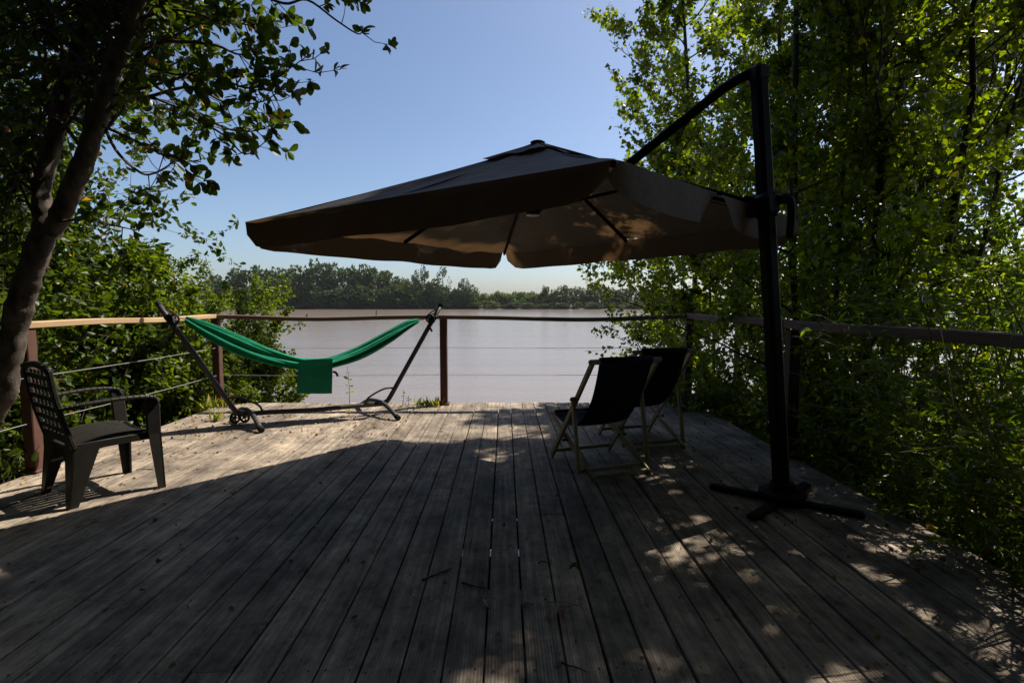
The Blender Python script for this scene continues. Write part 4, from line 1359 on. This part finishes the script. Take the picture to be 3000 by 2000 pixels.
for i, (px, yt) in enumerate(prof):
    lab = 'skyline tree of the far dark wood, %s counting from the sunny bush behind the hammock' % ORD[i]
    if yt == 781: lab = 'highest rounded tree of the far dark wood'
    far_tree('far_tree', lab, 'tree', TREEG, px, yt, r4.uniform(62, 92), r4.choice(['dark', 'dark', 'grey']), FAR + r4.uniform(7, 14))
for i in range(16):
    far_tree('far_tree', 'lower tree in front of the far dark wood, %s from the sunny bush' % ORD[i], 'tree', TREEG, 640 + i * 37 + r4.uniform(-10, 10), r4.uniform(830, 858), r4.uniform(55, 85), r4.choice(['dark', 'grey', 'dark']), FAR + r4.uniform(3, 6))
far_tree('far_tree', 'tall thin airy tree, left one of the spindly pair on the far bank', 'tree', TREEG, 1218, 800, 42, 'sparse', FAR + 6)
far_tree('far_tree', 'tallest spindly tree standing clear of the far wood', 'tree', TREEG, 1247, 788, 44, 'sparse', FAR + 6)
far_tree('far_tree', 'spindly tree with fuller head above the hammock stand end', 'tree', TREEG, 1298, 794, 62, 'sparse', FAR + 6)
far_tree('far_tree', 'small airy round headed tree at the end of the far wood', 'tree', TREEG, 1358, 823, 58, 'sparse', FAR + 6)
for i, px in enumerate(range(1225, 1390, 22)):
    far_tree('far_tree', 'dark tree under the spindly trees of the far bank, %s from the hammock side' % ORD[i], 'tree', TREEG, px, r4.uniform(845, 862), 52, 'dark', FAR + 5)
for i in range(17):
    far_tree('far_willow', 'pale green willow of the low far row, %s from the airy round headed tree' % ORD[i], 'tree', 'pale willows on the far bank', 1375 + i * 15.5, r4.uniform(858, 868), r4.uniform(34, 50), 'pale', FAR + r4.uniform(8, 14))
far_tree('far_tree', 'single dark tree rising above the pale willows', 'tree', TREEG, 1596, 846, 34, 'dark', FAR + 8)
for i, (px, yt) in enumerate([(1625, 855), (1655, 843), (1690, 848), (1720, 852), (1752, 841), (1785, 850), (1815, 853), (1850, 845), (1885, 850), (1920, 854), (1960, 846), (2000, 852), (2040, 848)]):
    far_tree('far_tree', 'rounded dull green far bank tree, %s beyond the pale willows' % ORD[i], 'tree', TREEG, px, yt, r4.uniform(44, 64), r4.choice(['grey', 'dark', 'grey']), FAR + r4.uniform(6, 12))
for i in range(44):
    px = 640 + i * 31 + r4.uniform(-9, 9)
    far_tree('far_bush', 'low bush at the waterline of the far bank', 'bush', SHRG, px, r4.uniform(879, 893), r4.uniform(30, 55), r4.choice(['dark', 'pale', 'grey', 'dark']), FAR + r4.uniform(1.5, 3), .12)
# undergrowth that reads as one mass behind them
lv = Leaves(300, 'poplar')
r5 = np.random.default_rng(300)
n = 9000
X = r5.uniform(-330, 300, n); Yq = FAR + r5.uniform(9, 26, n); Zq = WATER_Z + 1 + r5.uniform(0, 1, n) ** .8 * np.where(X < -40, 11, 5.2)
lv.P = list(zip(X, Yq, Zq)); lv.A = list(map(tuple, r5.normal(size=(n, 3)))); lv.Z = list(r5.uniform(.8, 1.8, n))
o = link(bpy.data.objects.new('undergrowth', lv.mesh('undergrowth', M['leaf_far'])))
o['kind'] = 'stuff'
# stake in the river
p = at(1102, 928, z=WATER_Z)
b = MB(); b.tube([p + Vector((0, 0, -.6)), p + Vector((.03, 0, .8)), p + Vector((.10, 0, 1.55))], [.16, .13, .1], 7)
b.tube([p + Vector((-.05, 0, .35)), p + Vector((-.45, 0, .1))], [.08, .06], 6)
tag(b.build('stake', M['bark_dark']), 'dark slanting stake standing in the river beyond the railing', 'stake')

# unseen wood, added behind the viewer to keep sky light off the deck
lv = Leaves(400, 'poplar')
n = 38000
X = r5.uniform(-15, 15, n); Yq = -3.2 - np.abs(r5.normal(size=n)) * 1.8; Zq = -.8 + r5.uniform(0, 10.5, n)
no = 9000                                     # leaves added over the viewer and at the left to close sky openings
X = np.concatenate([X, r5.uniform(-8, 7, no)]); Yq = np.concatenate([Yq, r5.uniform(-3.5, .9, no)]); Zq = np.concatenate([Zq, r5.uniform(4.4, 7.5, no)])
n += no
nl_ = 9000
X = np.concatenate([X, r5.uniform(-9.5, -5.2, nl_)]); Yq = np.concatenate([Yq, r5.uniform(-3.5, 2.7, nl_)]); Zq = np.concatenate([Zq, r5.uniform(-1, 8, nl_)])
n += nl_
lv.P = list(zip(X, Yq, Zq)); lv.A = list(map(tuple, r5.normal(size=(n, 3)))); lv.Z = list(r5.uniform(.25, .5, n))
o = link(bpy.data.objects.new('wood', lv.mesh('wood', M['leaf_laurel'])))
o['kind'] = 'stuff'

# thin river haze over the whole place
b = MB(); b.box((0, 900, 14), (7400, 8600, 36))
hz = b.build('haze', None)
hz['kind'] = 'stuff'
hm_ = bpy.data.materials.new('river_haze'); hm_.use_nodes = True
hn = hm_.node_tree
hn.nodes.remove(hn.nodes['Principled BSDF'])
pv_ = hn.nodes.new('ShaderNodeVolumePrincipled')
pv_.inputs['Color'].default_value = (.86, .92, 1.0, 1)
pv_.inputs['Density'].default_value = .00008
pv_.inputs['Anisotropy'].default_value = .3
hn.links.new(pv_.outputs[0], hn.nodes['Material Output'].inputs['Volume'])
hz.data.materials.append(hm_)
